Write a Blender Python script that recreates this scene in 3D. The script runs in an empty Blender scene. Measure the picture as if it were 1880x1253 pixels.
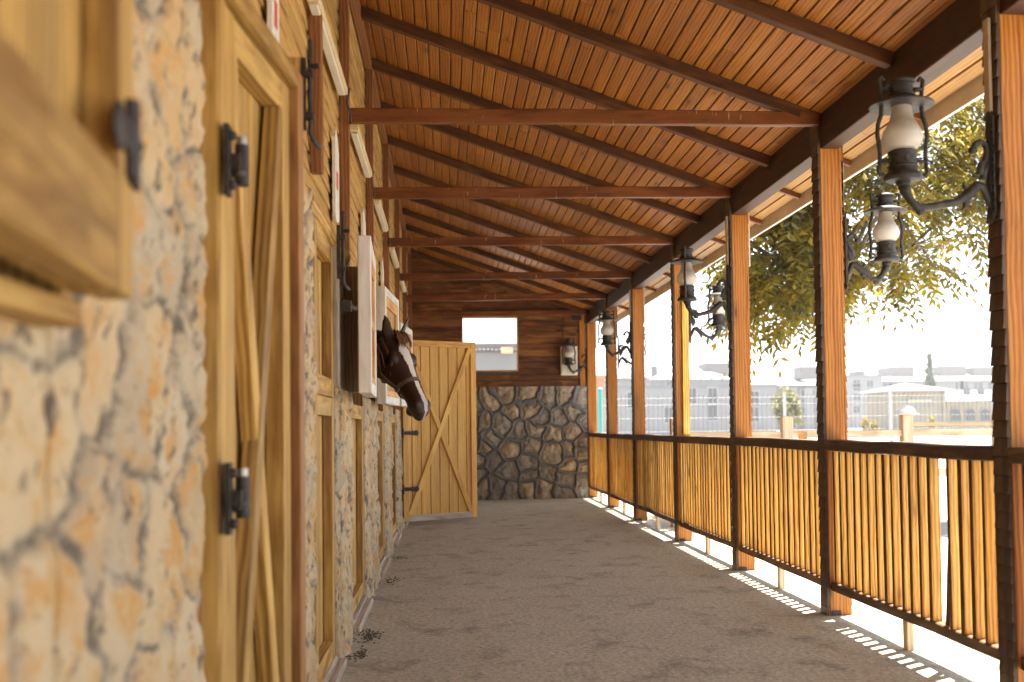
import bpy, bmesh, math, random
import numpy as np
from mathutils import Vector, Matrix
random.seed(7); rng = np.random.default_rng(7)
S = bpy.context.scene
COL = S.collection
R = math.radians

# ------------------------------------------------------------------ camera
YAW, PITCH, ROLL, EYE = R(6.605), R(2.053), R(-0.795), 1.15
_F = Vector((math.sin(YAW)*math.cos(PITCH), math.cos(YAW)*math.cos(PITCH), math.sin(PITCH)))
_r = Vector((math.cos(YAW), -math.sin(YAW), 0)); _u = _r.cross(_F)
CR = math.cos(ROLL)*_r + math.sin(ROLL)*_u
CU = -math.sin(ROLL)*_r + math.cos(ROLL)*_u
cd = bpy.data.cameras.new('camera'); cam = bpy.data.objects.new('camera', cd); COL.objects.link(cam)
M = Matrix((CR, CU, -_F)).transposed().to_4x4(); M.translation = (0, 0, EYE)
cam.matrix_world = M
cd.sensor_width = 36; cd.lens = 2000/1880*36
cd.shift_x = -0.05975; cd.shift_y = 0.04532
cd.clip_start = 0.05; cd.clip_end = 3000
cd.dof.use_dof = True; cd.dof.focus_distance = 7.4; cd.dof.aperture_fstop = 2.3
S.camera = cam

def at(px, py, depth):            # point at a given distance along the lens axis, from photograph pixels
    d = _F + CR*((px-1052.33)/2000) - CU*((py-711.7)/2000)
    return Vector((0, 0, EYE)) + d*depth

# ------------------------------------------------------------------ light
SUN_EL, SUN_AZ = R(75), R(32)     # azimuth from +X towards +Y
W = bpy.data.worlds.new('World'); S.world = W; W.use_nodes = True
nt = W.node_tree; bg = nt.nodes['Background']
sky = nt.nodes.new('ShaderNodeTexSky'); sky.sky_type = 'NISHITA'; sky.sun_disc = False
sky.sun_elevation = SUN_EL; sky.sun_rotation = math.pi/2 - SUN_AZ
sky.air_density = 1.0; sky.dust_density = 0.6; sky.ozone_density = 1.0
hz = nt.nodes.new('ShaderNodeHueSaturation'); hz.inputs['Saturation'].default_value = .45      # milky, hazy sky
nt.links.new(sky.outputs[0], hz.inputs['Color']); nt.links.new(hz.outputs[0], bg.inputs[0]); bg.inputs[1].default_value = 0.085
sd = bpy.data.lights.new('sun', 'SUN'); sd.energy = 5.0; sd.angle = R(0.5); sd.color = (1, .93, .82)
so = bpy.data.objects.new('sun', sd); COL.objects.link(so)
so.rotation_euler = Vector((math.cos(SUN_EL)*math.cos(SUN_AZ), math.cos(SUN_EL)*math.sin(SUN_AZ), math.sin(SUN_EL))).to_track_quat('Z', 'Y').to_euler()
S.view_settings.view_transform = 'Standard'; S.view_settings.look = 'None'
S.view_settings.exposure = 2.56; S.view_settings.gamma = 1
S.cycles.use_denoising = True
S.cycles.max_bounces = 10; S.cycles.diffuse_bounces = 6; S.cycles.caustics_reflective = False; S.cycles.caustics_refractive = False
S.cycles.sample_clamp_indirect = 6

# ------------------------------------------------------------------ mesh helpers
class MB:
    """collects shapes; every point carries wood coordinates wc (along, across, deep) and a random number per board"""
    def __init__(s): s.v = []; s.f = []; s.wc = []; s.rn = []
    def add(s, vs, fs, wc=None, rn=None):
        o = len(s.v); r = random.random() if rn is None else rn
        s.v += [tuple(v) for v in vs]; s.f += [tuple(i+o for i in f) for f in fs]
        s.wc += [tuple(w) for w in (wc if wc is not None else vs)]; s.rn += [r]*len(vs); return s
    def hexa(s, vs, wc, rn=None):
        return s.add(vs, [(0,1,3,2),(4,6,7,5),(0,4,5,1),(2,3,7,6),(0,2,6,4),(1,5,7,3)], wc, rn)
    def beam(s, p0, p1, w, h, up=(0,0,1), rn=None, segs=1, warp=0.0):
        """bar from p0 to p1, w wide, h along up, centred on the line"""
        p0 = Vector(p0); p1 = Vector(p1); d = p1-p0; L = d.length; d.normalize()
        side = d.cross(Vector(up)).normalized(); u = side.cross(d)
        r = random.random() if rn is None else rn; off = random.uniform(0, 30)
        rings = []; wcs = []
        for k in range(segs+1):
            t = k/segs; c = p0 + d*(L*t)
            if warp: c = c + side*random.uniform(-warp, warp) + u*random.uniform(-warp, warp)
            for a, b in ((-1,-1),(1,-1),(1,1),(-1,1)):
                rings.append(c + side*(a*w/2) + u*(b*h/2)); wcs.append((L*t+off, a*w/2+off*.37, b*h/2))
        fs = [(3,2,1,0), tuple(4*segs+i for i in range(4))]
        for k in range(segs):
            for i in range(4):
                j = (i+1) % 4; fs.append((4*k+i, 4*k+j, 4*k+4+j, 4*k+4+i))
        return s.add(rings, fs, wcs, r)
    def box(s, a, b, rn=None):
        """axis aligned box from corner a to corner b, grain along its longest side"""
        a = Vector(a); b = Vector(b); sz = b-a; ax = max(range(3), key=lambda i: abs(sz[i]))
        c = (a+b)/2; e = Vector((0,0,0)); e[ax] = sz[ax]/2
        o = [i for i in range(3) if i != ax]
        up = Vector((0,0,0)); up[o[1]] = 1
        return s.beam(c-e, c+e, abs(sz[o[0]]), abs(sz[o[1]]), up, rn)
    def tube(s, pts, rad, n=8, rn=None, caps=True):
        pts = [Vector(p) for p in pts]
        if not hasattr(rad, '__len__'): rad = [rad]*len(pts)
        vs = []; fs = []; wc = []; prev = None; l = 0
        for i, p in enumerate(pts):
            t = (pts[min(i+1, len(pts)-1)] - pts[max(i-1, 0)]).normalized()
            if prev is None:
                a = Vector((0,0,1)) if abs(t.z) < .9 else Vector((1,0,0)); prev = t.cross(a).normalized()
            prev = (prev - t*prev.dot(t)).normalized(); b = t.cross(prev)
            if i: l += (p-pts[i-1]).length
            for k in range(n):
                an = 2*math.pi*k/n; vs.append(p + (prev*math.cos(an)+b*math.sin(an))*rad[i]); wc.append((l, rad[i]*an, 0))
        for i in range(len(pts)-1):
            for k in range(n):
                j = (k+1) % n; fs.append((i*n+k, i*n+j, i*n+n+j, i*n+n+k))
        if caps: fs += [tuple(range(n-1,-1,-1)), tuple((len(pts)-1)*n+k for k in range(n))]
        return s.add(vs, fs, wc, rn)
    def lathe(s, prof, c=(0,0,0), n=24, rn=None):
        c = Vector(c); vs = []; fs = []
        for r, z in prof:
            for k in range(n):
                a = 2*math.pi*k/n; vs.append(c + Vector((r*math.cos(a), r*math.sin(a), z)))
        for i in range(len(prof)-1):
            for k in range(n):
                j = (k+1) % n; fs.append((i*n+k, i*n+j, i*n+n+j, i*n+n+k))
        fs += [tuple(range(n-1,-1,-1)), tuple((len(prof)-1)*n+k for k in range(n))]
        return s.add(vs, fs, None, rn)
    def ball(s, c, r, n=10, m=7, sq=(1,1,1)):
        return s.add(*uvball(c, r, n, m, sq))
    def build(s, name, mat, parent=None, loc=(0,0,0), smooth=False, bevel=0.0, rot=None):
        """link as ONE mesh object; loc is subtracted from the points and becomes the object's place"""
        me = bpy.data.meshes.new(name)
        L = Vector(loc)
        me.from_pydata([tuple(Vector(v)-L) for v in s.v], [], s.f); me.update()
        a = me.attributes.new('wc', 'FLOAT_VECTOR', 'POINT'); a.data.foreach_set('vector', np.array(s.wc, 'f').ravel())
        a = me.attributes.new('rnd', 'FLOAT', 'POINT'); a.data.foreach_set('value', np.array(s.rn, 'f'))
        me.materials.append(mat)
        bm = bmesh.new(); bm.from_mesh(me); bmesh.ops.recalc_face_normals(bm, faces=bm.faces); bm.to_mesh(me); bm.free()
        if smooth: me.shade_smooth()
        o = bpy.data.objects.new(name, me); COL.objects.link(o); o.location = loc
        if parent:
            o.parent = parent; o.location = L - Vector(parent.get('_at', (0,0,0)))
        if bevel:
            b = o.modifiers.new('edge', 'BEVEL'); b.width = bevel; b.segments = 1; b.limit_method = 'ANGLE'; b.angle_limit = R(40)
        return o

def uvball(c, r, n=10, m=7, sq=(1,1,1)):
    c = Vector(c); vs = []; fs = []
    for i in range(m+1):
        th = math.pi*i/m; rr = max(math.sin(th), .001)
        for k in range(n):
            a = 2*math.pi*k/n; vs.append(c + Vector((r*rr*math.cos(a)*sq[0], r*rr*math.sin(a)*sq[1], r*math.cos(th)*sq[2])))
    for i in range(m):
        for k in range(n):
            j = (k+1) % n; fs.append((i*n+k, i*n+j, i*n+n+j, i*n+n+k))
    return vs, fs

def raw(name, V, Fs, mat, parent=None, attrs=None, smooth=True):
    me = bpy.data.meshes.new(name); V = np.asarray(V, float)
    if parent is not None: V = V - np.array(parent.get('_at', (0,0,0)))
    me.from_pydata(V.tolist(), [], Fs if isinstance(Fs, list) else Fs.tolist()); me.update()
    for k, val in (attrs or {}).items():
        val = np.asarray(val, 'f')
        if val.ndim == 1: me.attributes.new(k, 'FLOAT', 'POINT').data.foreach_set('value', val)
        else: me.attributes.new(k, 'FLOAT_VECTOR', 'POINT').data.foreach_set('vector', val.ravel())
    me.materials.append(mat)
    if smooth: me.shade_smooth()
    o = bpy.data.objects.new(name, me); COL.objects.link(o)
    if parent is not None: o.parent = parent
    return o

def tag(o, label=None, cat=None, group=None, kind=None):
    if label: o['label'] = label
    if cat: o['category'] = cat
    if group: o['group'] = group
    if kind: o['kind'] = kind
    return o
def thing(name, label, cat, loc=(0,0,0), group=None, rz=0):
    o = bpy.data.objects.new(name, None); COL.objects.link(o); o.location = loc; o.rotation_euler = (0,0,rz)
    o.empty_display_size = .1
    return tag(o, label, cat, group)
def wthing(name, label, cat, loc=(0,0,0), group=None):   # a thing whose parts are given in world coordinates
    o = thing(name, label, cat, loc, group); o['_at'] = tuple(float(v) for v in loc); return o
def dup(root, loc, rz=0, label=None):
    r = root.copy(); COL.objects.link(r); r.location = loc; r.rotation_euler = (0,0,rz)
    if label: r['label'] = label
    for ch in list(root.children):
        c = ch.copy(); COL.objects.link(c); c.parent = r
        for g in ch.children:
            d = g.copy(); COL.objects.link(d); d.parent = c
    return r

# ------------------------------------------------------------------ materials
class NT:
    def __init__(s, name):
        s.m = bpy.data.materials.new(name); s.m.use_nodes = True; s.t = s.m.node_tree
        s.b = s.t.nodes['Principled BSDF']; s.out = s.t.nodes['Material Output']
    def n(s, kind, **kw):
        o = s.t.nodes.new('ShaderNode'+kind)
        for k, v in kw.items():
            if k.startswith('i_'): o.inputs[k[2:].replace('_', ' ')].default_value = v
            else: setattr(o, k, v)
        return o
    def l(s, a, b): s.t.links.new(a, b)
    def setin(s, sock, v):
        if isinstance(v, bpy.types.NodeSocket): s.l(v, sock)
        else: sock.default_value = v
    def math(s, op, a, b=0.0, c=None, clamp=False):
        o = s.n('Math', operation=op, use_clamp=clamp); s.setin(o.inputs[0], a); s.setin(o.inputs[1], b)
        if c is not None: s.setin(o.inputs[2], c)
        return o.outputs[0]
    def vmath(s, op, a, b):
        o = s.n('VectorMath', operation=op); s.setin(o.inputs[0], a); s.setin(o.inputs[1], b); return o.outputs[0]
    def mix(s, fac, a, b, mode='MIX'):
        o = s.n('MixRGB', blend_type=mode); s.setin(o.inputs[0], fac)
        for k, v in ((1, a), (2, b)):
            if isinstance(v, bpy.types.NodeSocket): s.l(v, o.inputs[k])
            else: o.inputs[k].default_value = (*v[:3], 1)
        return o.outputs[0]
    def noise(s, vec, scale, detail=3, rough=.55, dist=0):
        o = s.n('TexNoise'); s.l(vec, o.inputs['Vector']); o.inputs['Scale'].default_value = scale
        o.inputs['Detail'].default_value = detail; o.inputs['Roughness'].default_value = rough; o.inputs['Distortion'].default_value = dist
        return o.outputs[0]
    def ramp(s, fac, stops):
        o = s.n('ValToRGB'); s.l(fac, o.inputs[0]); e = o.color_ramp.elements
        while len(e) < len(stops): e.new(.5)
        for k, (p, c) in enumerate(stops):
            e[k].position = p; e[k].color = (*c[:3], 1) if hasattr(c, '__len__') else (c, c, c, 1)
        return o.outputs[0]
    def attr(s, name, vec=False):
        o = s.n('Attribute', attribute_name=name); return o.outputs['Vector'] if vec else o.outputs['Fac']
    def objco(s): return s.n('TexCoord').outputs['Object']
    def geo(s): return s.n('NewGeometry').outputs['Position']
    def bump(s, h, strength=.3, dist=.01):
        o = s.n('Bump'); o.inputs['Strength'].default_value = strength; o.inputs['Distance'].default_value = dist
        s.l(h, o.inputs['Height']); s.l(o.outputs[0], s.b.inputs['Normal']); return o.outputs[0]

def wood(name, dark, mid, light, rough=.55, var=.35, knots=.5, bump=.35, grime=0.0, spec=.35, hue=.0, ticks=False, ct=(.33,.68)):
    w = NT(name)
    wc = w.attr('wc', True); rn = w.attr('rnd'); oi = w.n('ObjectInfo').outputs['Random']
    off = w.n('CombineXYZ'); 
    w.l(w.math('MULTIPLY_ADD', rn, 37.0, w.math('MULTIPLY', oi, 53.0)), off.inputs[0]); w.l(w.math('MULTIPLY', rn, 11.0), off.inputs[1])
    w.l(w.math('MULTIPLY', oi, 7.0), off.inputs[2])
    v = w.vmath('ADD', wc, off.outputs[0])
    mid_n = w.noise(w.vmath('MULTIPLY', v, (1.3, 26, 26)), 1, 4, .6, .6)
    fine = w.noise(w.vmath('MULTIPLY', v, (9, 330, 330)), 1, 3, .6)
    blot = w.noise(w.vmath('MULTIPLY', v, (1.6, 9, 9)), 1, 2, .5)
    wav = w.n('TexWave', wave_type='BANDS', bands_direction='Y', wave_profile='SIN')
    w.l(w.vmath('MULTIPLY', v, (.2, 1, 1)), wav.inputs[0]); wav.inputs['Scale'].default_value = 15
    wav.inputs['Distortion'].default_value = 5; wav.inputs['Detail'].default_value = 2; wav.inputs['Detail Scale'].default_value = 1.1
    f = w.math('MULTIPLY_ADD', mid_n, .5, w.math('MULTIPLY_ADD', wav.outputs['Fac'], .22, w.math('MULTIPLY', fine, .33)))
    col = w.ramp(f, [(ct[0], dark), (.5, mid), (ct[1], light)])
    if knots:
        vo = w.n('TexVoronoi', feature='F1'); w.l(w.vmath('MULTIPLY', v, (2.2, 9, 5)), vo.inputs['Vector']); vo.inputs['Scale'].default_value = 1
        k = w.ramp(vo.outputs['Distance'], [(.06, 1.0), (.13, 0.35), (.3, 0.0)])
        sep = w.n('SeparateColor'); w.l(vo.outputs['Color'], sep.inputs[0])
        k = w.math('MULTIPLY', k, w.math('GREATER_THAN', sep.outputs[0], 1-knots))
        col = w.mix(w.math('MULTIPLY', k, .8), col, tuple(c*.45 for c in dark))
    val = w.math('MULTIPLY_ADD', rn, var, w.math('MULTIPLY_ADD', blot, .3, .85-var/2))
    hs = w.n('HueSaturation'); w.l(col, hs.inputs['Color']); w.l(val, hs.inputs['Value'])
    w.l(w.math('MULTIPLY_ADD', rn, hue, .5-hue/2), hs.inputs['Hue'])
    col = hs.outputs[0]
    if grime:
        g = w.noise(w.vmath('MULTIPLY', v, (1.1, 16, 16)), 1, 5, .7)
        col = w.mix(w.math('MULTIPLY', w.ramp(g, [(.5, 0.0), (.68, 1.0)]), grime), col, (.09, .075, .06))
    if ticks:
        tk = w.noise(w.vmath('MULTIPLY', v, (70, 9, 9)), 1, 2, .5); tb = w.noise(w.vmath('MULTIPLY', v, (2, 4, 4)), 1, 2, .5)
        col = w.mix(w.math('MULTIPLY', w.ramp(tk, [(.67, 0.0), (.71, .8)]), w.ramp(tb, [(.45, 0.0), (.55, 1.0)])), col, (.55,.42,.28))
    w.l(col, w.b.inputs['Base Color']); w.b.inputs['Roughness'].default_value = rough
    w.b.inputs['Specular IOR Level'].default_value = spec
    h = w.math('MULTIPLY_ADD', fine, .6, mid_n)
    if knots: h = w.math('MULTIPLY_ADD', k, .9, h)
    w.bump(h, bump, .004)
    return w.m
def plain(name, c, rough=.5, metal=0, nscale=0, amt=.2, spec=.5, bump=0):
    w = NT(name); w.b.inputs['Roughness'].default_value = rough; w.b.inputs['Metallic'].default_value = metal
    w.b.inputs['Specular IOR Level'].default_value = spec
    if nscale:
        n = w.noise(w.objco(), nscale, 5, .65)
        w.l(w.mix(w.ramp(n, [(.3, 0.0), (.7, 1.0)]), tuple(x*(1-amt) for x in c), tuple(min(1, x*(1+amt)) for x in c)), w.b.inputs['Base Color'])
        if bump: w.bump(n, bump, .005)
    else: w.b.inputs['Base Color'].default_value = (*c, 1)
    return w.m

m_ceil = wood('stained_ceiling_wood', (.12,.041,.006), (.36,.13,.02), (.5,.215,.038), rough=.45, var=.3, knots=.8, ct=(.25,.78), bump=.8, hue=.007)
m_soffit = wood('pale_soffit_wood', (.32,.15,.04), (.5,.28,.085), (.6,.37,.13), rough=.5, var=.25, knots=.5, ct=(.25,.78))
m_shaded = wood('dark_brown_shaded_wood', (.045,.028,.017), (.08,.05,.03), (.13,.083,.05), rough=.55, var=.2, knots=0)  # for walkway faces of posts and balusters, shade put into the colour
m_rafter = wood('dark_rafter_wood', (.046,.017,.006), (.085,.033,.0105), (.14,.058,.019), rough=.5, var=.3, knots=.2)
m_tie = wood('red_brown_beam_wood', (.095,.026,.006), (.16,.048,.011), (.24,.08,.02), rough=.45, var=.25, knots=.2, ticks=True)
m_beam = wood('near_black_beam_wood', (.028,.014,.008), (.05,.023,.012), (.08,.038,.018), rough=.55, var=.15, knots=0)
m_post = wood('orange_post_wood', (.16,.05,.006), (.39,.135,.016), (.56,.245,.045), rough=.5, var=.2, knots=.6, bump=.6, ct=(.28,.76))
m_bal = wood('honey_baluster_wood', (.27,.11,.016), (.56,.29,.055), (.74,.47,.125), rough=.5, var=.6, knots=.55, hue=.02)
m_rail = wood('worn_dark_rail_wood', (.06,.033,.018), (.11,.06,.03), (.2,.12,.065), rough=.6, var=.2, knots=.1)
m_clap = wood('tan_clapboard_wood', (.3,.165,.045), (.48,.29,.092), (.6,.4,.145), rough=.6, var=.25, knots=.3)
m_batten = wood('red_batten_wood', (.13,.05,.018), (.22,.09,.032), (.3,.13,.05), rough=.55, var=.15, knots=.1)
m_door = wood('pine_door_wood', (.21,.1,.02), (.44,.25,.062), (.62,.395,.115), rough=.6, var=.42, knots=.3, grime=.28, bump=.5)
m_jamb = wood('brown_door_frame_wood', (.13,.055,.017), (.25,.115,.038), (.36,.185,.07), rough=.6, var=.3, knots=.2)
m_fdoor = wood('yellow_pine_door_wood', (.45,.22,.05), (.7,.4,.1), (.8,.51,.155), rough=.55, var=.2, knots=.35)
m_grey = wood('weathered_grey_wood', (.34,.28,.2), (.5,.43,.34), (.62,.56,.47), rough=.7, var=.2, knots=.15, grime=.35)
m_white = wood('flaking_white_painted_wood', (.55,.5,.43), (.7,.67,.62), (.8,.78,.75), rough=.65, var=.1, knots=0, grime=.3)
m_orange = wood('raw_orange_wood', (.38,.16,.04), (.56,.28,.08), (.68,.4,.15), rough=.7, var=.2, knots=.4)
m_end = wood('red_brown_end_wall_wood', (.06,.02,.006), (.15,.055,.015), (.27,.11,.033), rough=.5, var=.75, knots=.4, hue=.02)
m_fence = wood('pale_fence_wood', (.42,.3,.17), (.58,.45,.29), (.7,.58,.42), rough=.7, var=.2, knots=.2)
m_iron = plain('dark_rusty_iron', (.045,.037,.032), .55, .5, 30, .5, bump=.3)
m_lamp = plain('dusty_black_lamp_metal', (.042,.036,.031), .6, .25, 22, .65, bump=.25)
m_bolt = plain('worn_bright_steel', (.4,.37,.33), .4, .8, 40, .3)
m_cream = plain('cream_fixture_plastic', (.72,.6,.36), .45, 0, 8, .1)
m_plaq = plain('chipped_white_plaque_paint', (.72,.69,.63), .6, 0, 14, .15)
m_red = plain('red_print', (.6,.1,.05), .6)
m_boxw = plain('cream_painted_metal_box', (.72,.69,.6), .45, 0, 6, .06)
m_cable = plain('black_cable_rubber', (.03,.028,.026), .6)
m_fascia = plain('white_painted_fascia', (.8,.78,.74), .6, 0, 9, .08)
m_conduit = plain('pale_conduit_plastic', (.55,.47,.36), .5, 0, 12, .12)
m_rooftop = plain('dark_roofing_felt', (.12,.08,.06), .9, 0, 5, .2)
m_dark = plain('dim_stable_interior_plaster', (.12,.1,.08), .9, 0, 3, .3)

def stone_mat(name, back=False):
    w = NT(name); p = w.geo(); e = w.attr('edge'); sid = w.attr('sid')
    n1 = w.noise(p, 9, 6, .7); n2 = w.noise(p, 42, 5, .7); n3 = w.noise(p, 3.2, 4, .65)
    if back:
        c = w.ramp(sid, [(0, (.25,.238,.222)), (.35, (.33,.308,.28)), (.65, (.39,.35,.3)), (.88, (.5,.39,.26)), (1, (.56,.46,.33))])
        c = w.mix(w.ramp(n1, [(.42, 0.0), (.6, .75)]), c, (.17,.155,.14))
        c = w.mix(w.ramp(n3, [(.54, 0.0), (.68, .35)]), c, (.45,.33,.19))
        c = w.mix(w.ramp(n2, [(.5, 0.0), (.75, .5)]), c, (.52,.45,.36))
        mort = w.mix(n1, (.1,.1,.106), (.19,.188,.192))
        c = w.mix(w.ramp(e, [(.45, 1.0), (.62, 0.0)]), c, mort)
    else:
        c = w.ramp(sid, [(0, (.6,.5,.37)), (.3, (.66,.55,.39)), (.5, (.46,.42,.37)), (.7, (.62,.45,.25)), (.85, (.68,.6,.48)), (1, (.38,.36,.33))])
        c = w.mix(w.ramp(w.noise(p, 6, 5, .7), [(.5, 0.0), (.62, .9)]), c, (.62,.36,.12))
        c = w.mix(w.ramp(n1, [(.5, 0.0), (.62, .55)]), c, (.62,.55,.45))
        vo = w.n('TexVoronoi', feature='F1'); w.l(p, vo.inputs['Vector']); vo.inputs['Scale'].default_value = 17
        w.l(w.vmath('ADD', p, w.vmath('MULTIPLY', w.n('TexNoise').outputs['Color'], (.2,.2,.2))), vo.inputs['Vector'])
        c = w.mix(w.ramp(w.noise(w.vmath('MULTIPLY', p, (1,1,.6)), 19, 4, .7), [(.56, 0.0), (.64, .9)]), c, (.13,.118,.108))
        mort = w.mix(n1, (.38,.335,.28), (.6,.535,.45))
        c = w.mix(w.ramp(e, [(.1, .8), (.35, 0.0)]), c, mort)
        c = w.mix(w.ramp(w.math('MULTIPLY_ADD', n1, .6, w.math('MULTIPLY', e, .6)), [(.3, .9), (.41, 0.0)]), c, (.15,.135,.12))
    c = w.mix(1.0, c, (1,1,1) if back else (.86,.8,.69), 'MULTIPLY')
    w.l(c, w.b.inputs['Base Color']); w.b.inputs['Roughness'].default_value = .85; w.b.inputs['Specular IOR Level'].default_value = .25
    w.bump(w.math('MULTIPLY_ADD', n2, .5, n1), .7, .02)
    return w.m
m_stone = stone_mat('cream_rubble_stone'); m_bstone = stone_mat('brown_fieldstone_with_dark_mortar', True)

# ------------------------------------------------------------------ numpy noise
def vnoise(x, y, seed=0):
    g = np.random.default_rng(seed).random((256, 256))
    xi = np.floor(x).astype(int); yi = np.floor(y).astype(int); fx = x-xi; fy = y-yi
    fx = fx*fx*(3-2*fx); fy = fy*fy*(3-2*fy); q = lambda a, b: g[a % 256, b % 256]
    return (q(xi,yi)*(1-fx)+q(xi+1,yi)*fx)*(1-fy)+(q(xi,yi+1)*(1-fx)+q(xi+1,yi+1)*fx)*fy
def fbm(x, y, o=4, seed=0):
    s = 0; a = .5; t = 0
    for k in range(o): s = s + a*vnoise(x*2**k+17*k, y*2**k+5*k, seed+k); t += a; a *= .5
    return s/t
def voro(u, v, seeds):
    """nearest seed index and distance to the cell border, metres"""
    d = np.sqrt((u[:,None]-seeds[None,:,0])**2 + (v[:,None]-seeds[None,:,1])**2)
    idx = np.argpartition(d, 2, axis=1)[:, :3]; dd = np.take_along_axis(d, idx, 1); o = np.argsort(dd, 1)
    idx = np.take_along_axis(idx, o, 1); dd = np.take_along_axis(dd, o, 1)
    a = seeds[idx[:,0]]; b = seeds[idx[:,1]]
    e = (dd[:,1]**2-dd[:,0]**2)/(2*np.linalg.norm(a-b, axis=1)+1e-9)
    return idx[:,0], e
def grid_faces(nu, nv):
    i = np.arange(nu*nv).reshape(nu, nv)
    return np.stack([i[:-1,:-1], i[1:,:-1], i[1:,1:], i[:-1,1:]], -1).reshape(-1, 4)

# ================================================================== THE SETTING
def ground_mat():
    w = NT('pale_dusty_yard_ground'); p = w.geo()
    n = w.noise(p, .35, 6, .6); n2 = w.noise(p, 7, 5, .7)
    c = w.mix(n, (.27,.25,.225), (.35,.33,.3)); c = w.mix(w.math('MULTIPLY', n2, .4), c, (.24,.22,.19))
    w.l(c, w.b.inputs['Base Color']); w.b.inputs['Roughness'].default_value = .95; w.bump(n2, .3, .02); return w.m
def floor_mat():
    w = NT('stained_earthy_concrete'); p = w.geo()
    st = w.vmath('MULTIPLY', p, (.95, .8, 1))
    n1 = w.noise(st, 1.3, 6, .65, .8); n2 = w.noise(p, 38, 6, .75); n3 = w.noise(st, 3.1, 8, .72, .3); n4 = w.noise(p, 160, 3, .8)
    c = w.mix(n1, (.5,.47,.355), (.7,.665,.53))
    c = w.mix(w.ramp(n3, [(.52, 0.0), (.68, .75)]), c, (.21,.185,.145))
    c = w.mix(w.ramp(n3, [(.3, .5), (.42, 0.0)]), c, (.44,.385,.32))
    c = w.mix(w.ramp(n2, [(.38, .6), (.58, 0.0)]), c, (.17,.145,.115))
    c = w.mix(w.ramp(n4, [(.62, 0.0), (.72, .5)]), c, (.5,.45,.38))
    w.l(c, w.b.inputs['Base Color']); w.b.inputs['Roughness'].default_value = .9; w.b.inputs['Specular IOR Level'].default_value = .2
    h = w.math('MULTIPLY_ADD', n2, .35, w.math('MULTIPLY_ADD', n4, .12, n3)); w.bump(h, .75, .03); return w.m
b = MB(); b.add([(-1500,-600,-.07),(1500,-600,-.07),(1500,2200,-.07),(-1500,2200,-.07)], [(0,1,2,3)])
tag(b.build('ground', ground_mat()), kind='structure')
b = MB(); b.box((-.75,-7.2,-.3), (2.62,17.9,0))
tag(b.build('floor', floor_mat()), kind='structure')

b = MB(); b.box((2.621,-7.2,-.3), (3.55,19,-.012))
tag(b.build('bounce_strip', plain('bright_pale_bounce_concrete', (.68,.65,.6), .9, 0, 3, .08, bump=.2)), kind='structure')  # pale ground strip added to bounce sunlight up under the eaves
POSTY = [-2.4, -.2, 1.98, 4.17, 6.33, 8.4, 10.62, 13.06, 15.22, 17.42]
PX = 2.24           # inner face of the posts
SL = .348           # roof pitch
def zr(x): return 2.955 + SL*(PX-x)       # underside of the rafters
Y0, Y1 = -7.0, 17.6

# ------------------------------------------------------------------ verandah roof
roof = wthing('verandah_roof', 'sloping verandah roof of stained orange-brown boards on dark rafters', 'roof', (1,8,3.3))
b = MB(); bs_ = MB(); k = 0; RH = .07; nslope = 1/math.hypot(1, SL)
x = 2.672; pitch = .0795
while x > -.62:
    xa, xb = x, x-pitch
    y = Y0 - random.uniform(0, 2)
    while y < Y1:
        y2 = min(y + random.choice([2.1, 2.15, 3.2, 4.3]), Y1)
        if y2 < y+.3: y2 = Y1
        xm = (xa+xb)/2; z = zr(xm)+RH+.011
        (bs_ if xm > 2.3 else b).beam((xm, max(y, Y0), z), (xm, y2-.003, z), (pitch-.0075)/nslope, .02 + random.uniform(-.002, .002), up=(SL*nslope, 0, nslope))
        y = y2
    x = xb
b.build('ceiling_boards', m_ceil, roof, bevel=.004); bs_.build('soffit_boards', m_soffit, roof, bevel=.004)
b = MB(); b.beam((2.692,(Y0+Y1)/2,zr(2.692)+RH+.045), (-5.2,(Y0+Y1)/2,zr(-5.2)+RH+.045), Y1-Y0+.2, .03, up=(0,0,1)); b.build('roof_deck', m_rooftop, roof)
ys = []
for i in range(len(POSTY)-1): ys += [POSTY[i], (POSTY[i]+POSTY[i+1])/2]
ys.append(POSTY[-1]-.04)
for y in ys:
    mb = MB(); xa, xb = 2.255, -.6
    mb.beam((xa, y, zr(xa)+RH/2), (xb, y, zr(xb)+RH/2), .062, RH/nslope, up=(SL*nslope,0,nslope), segs=6, warp=.002)
    mb.build('rafter', m_rafter, roof, bevel=.004)
    if y > 3:      # short rafter tail under the eaves
        mb = MB(); mb.beam((2.40, y+.55, zr(2.40)+RH*.72), (2.66, y+.55, zr(2.66)+RH*.72), .035, .035, up=(SL*nslope,0,nslope)); mb.build('rafter_tail', m_tie, roof)
for y in POSTY[2:]:
    mb = MB(); mb.beam((2.25, y-.005, 2.992-.0), (-.56, y-.005, 2.955), .05, .085, segs=7, warp=.003); mb.build('tie_beam', m_tie, roof, bevel=.005)
mb = MB(); mb.box((2.262, Y0, 2.812), (2.375, Y1, 2.962+RH)); mb.build('eave_beam', m_beam, roof, bevel=.005)
mb = MB(); mb.box((2.677, Y0, 2.785), (2.70, Y1+.1, 2.945)); mb.build('fascia', m_fascia, roof, bevel=.003)
mb = MB(); mb.beam((-.575, Y0, zr(-.575)+.012), (-.575, Y1, zr(-.575)+.012), .05, .08); mb.build('wall_plate', m_batten, roof)

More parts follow.
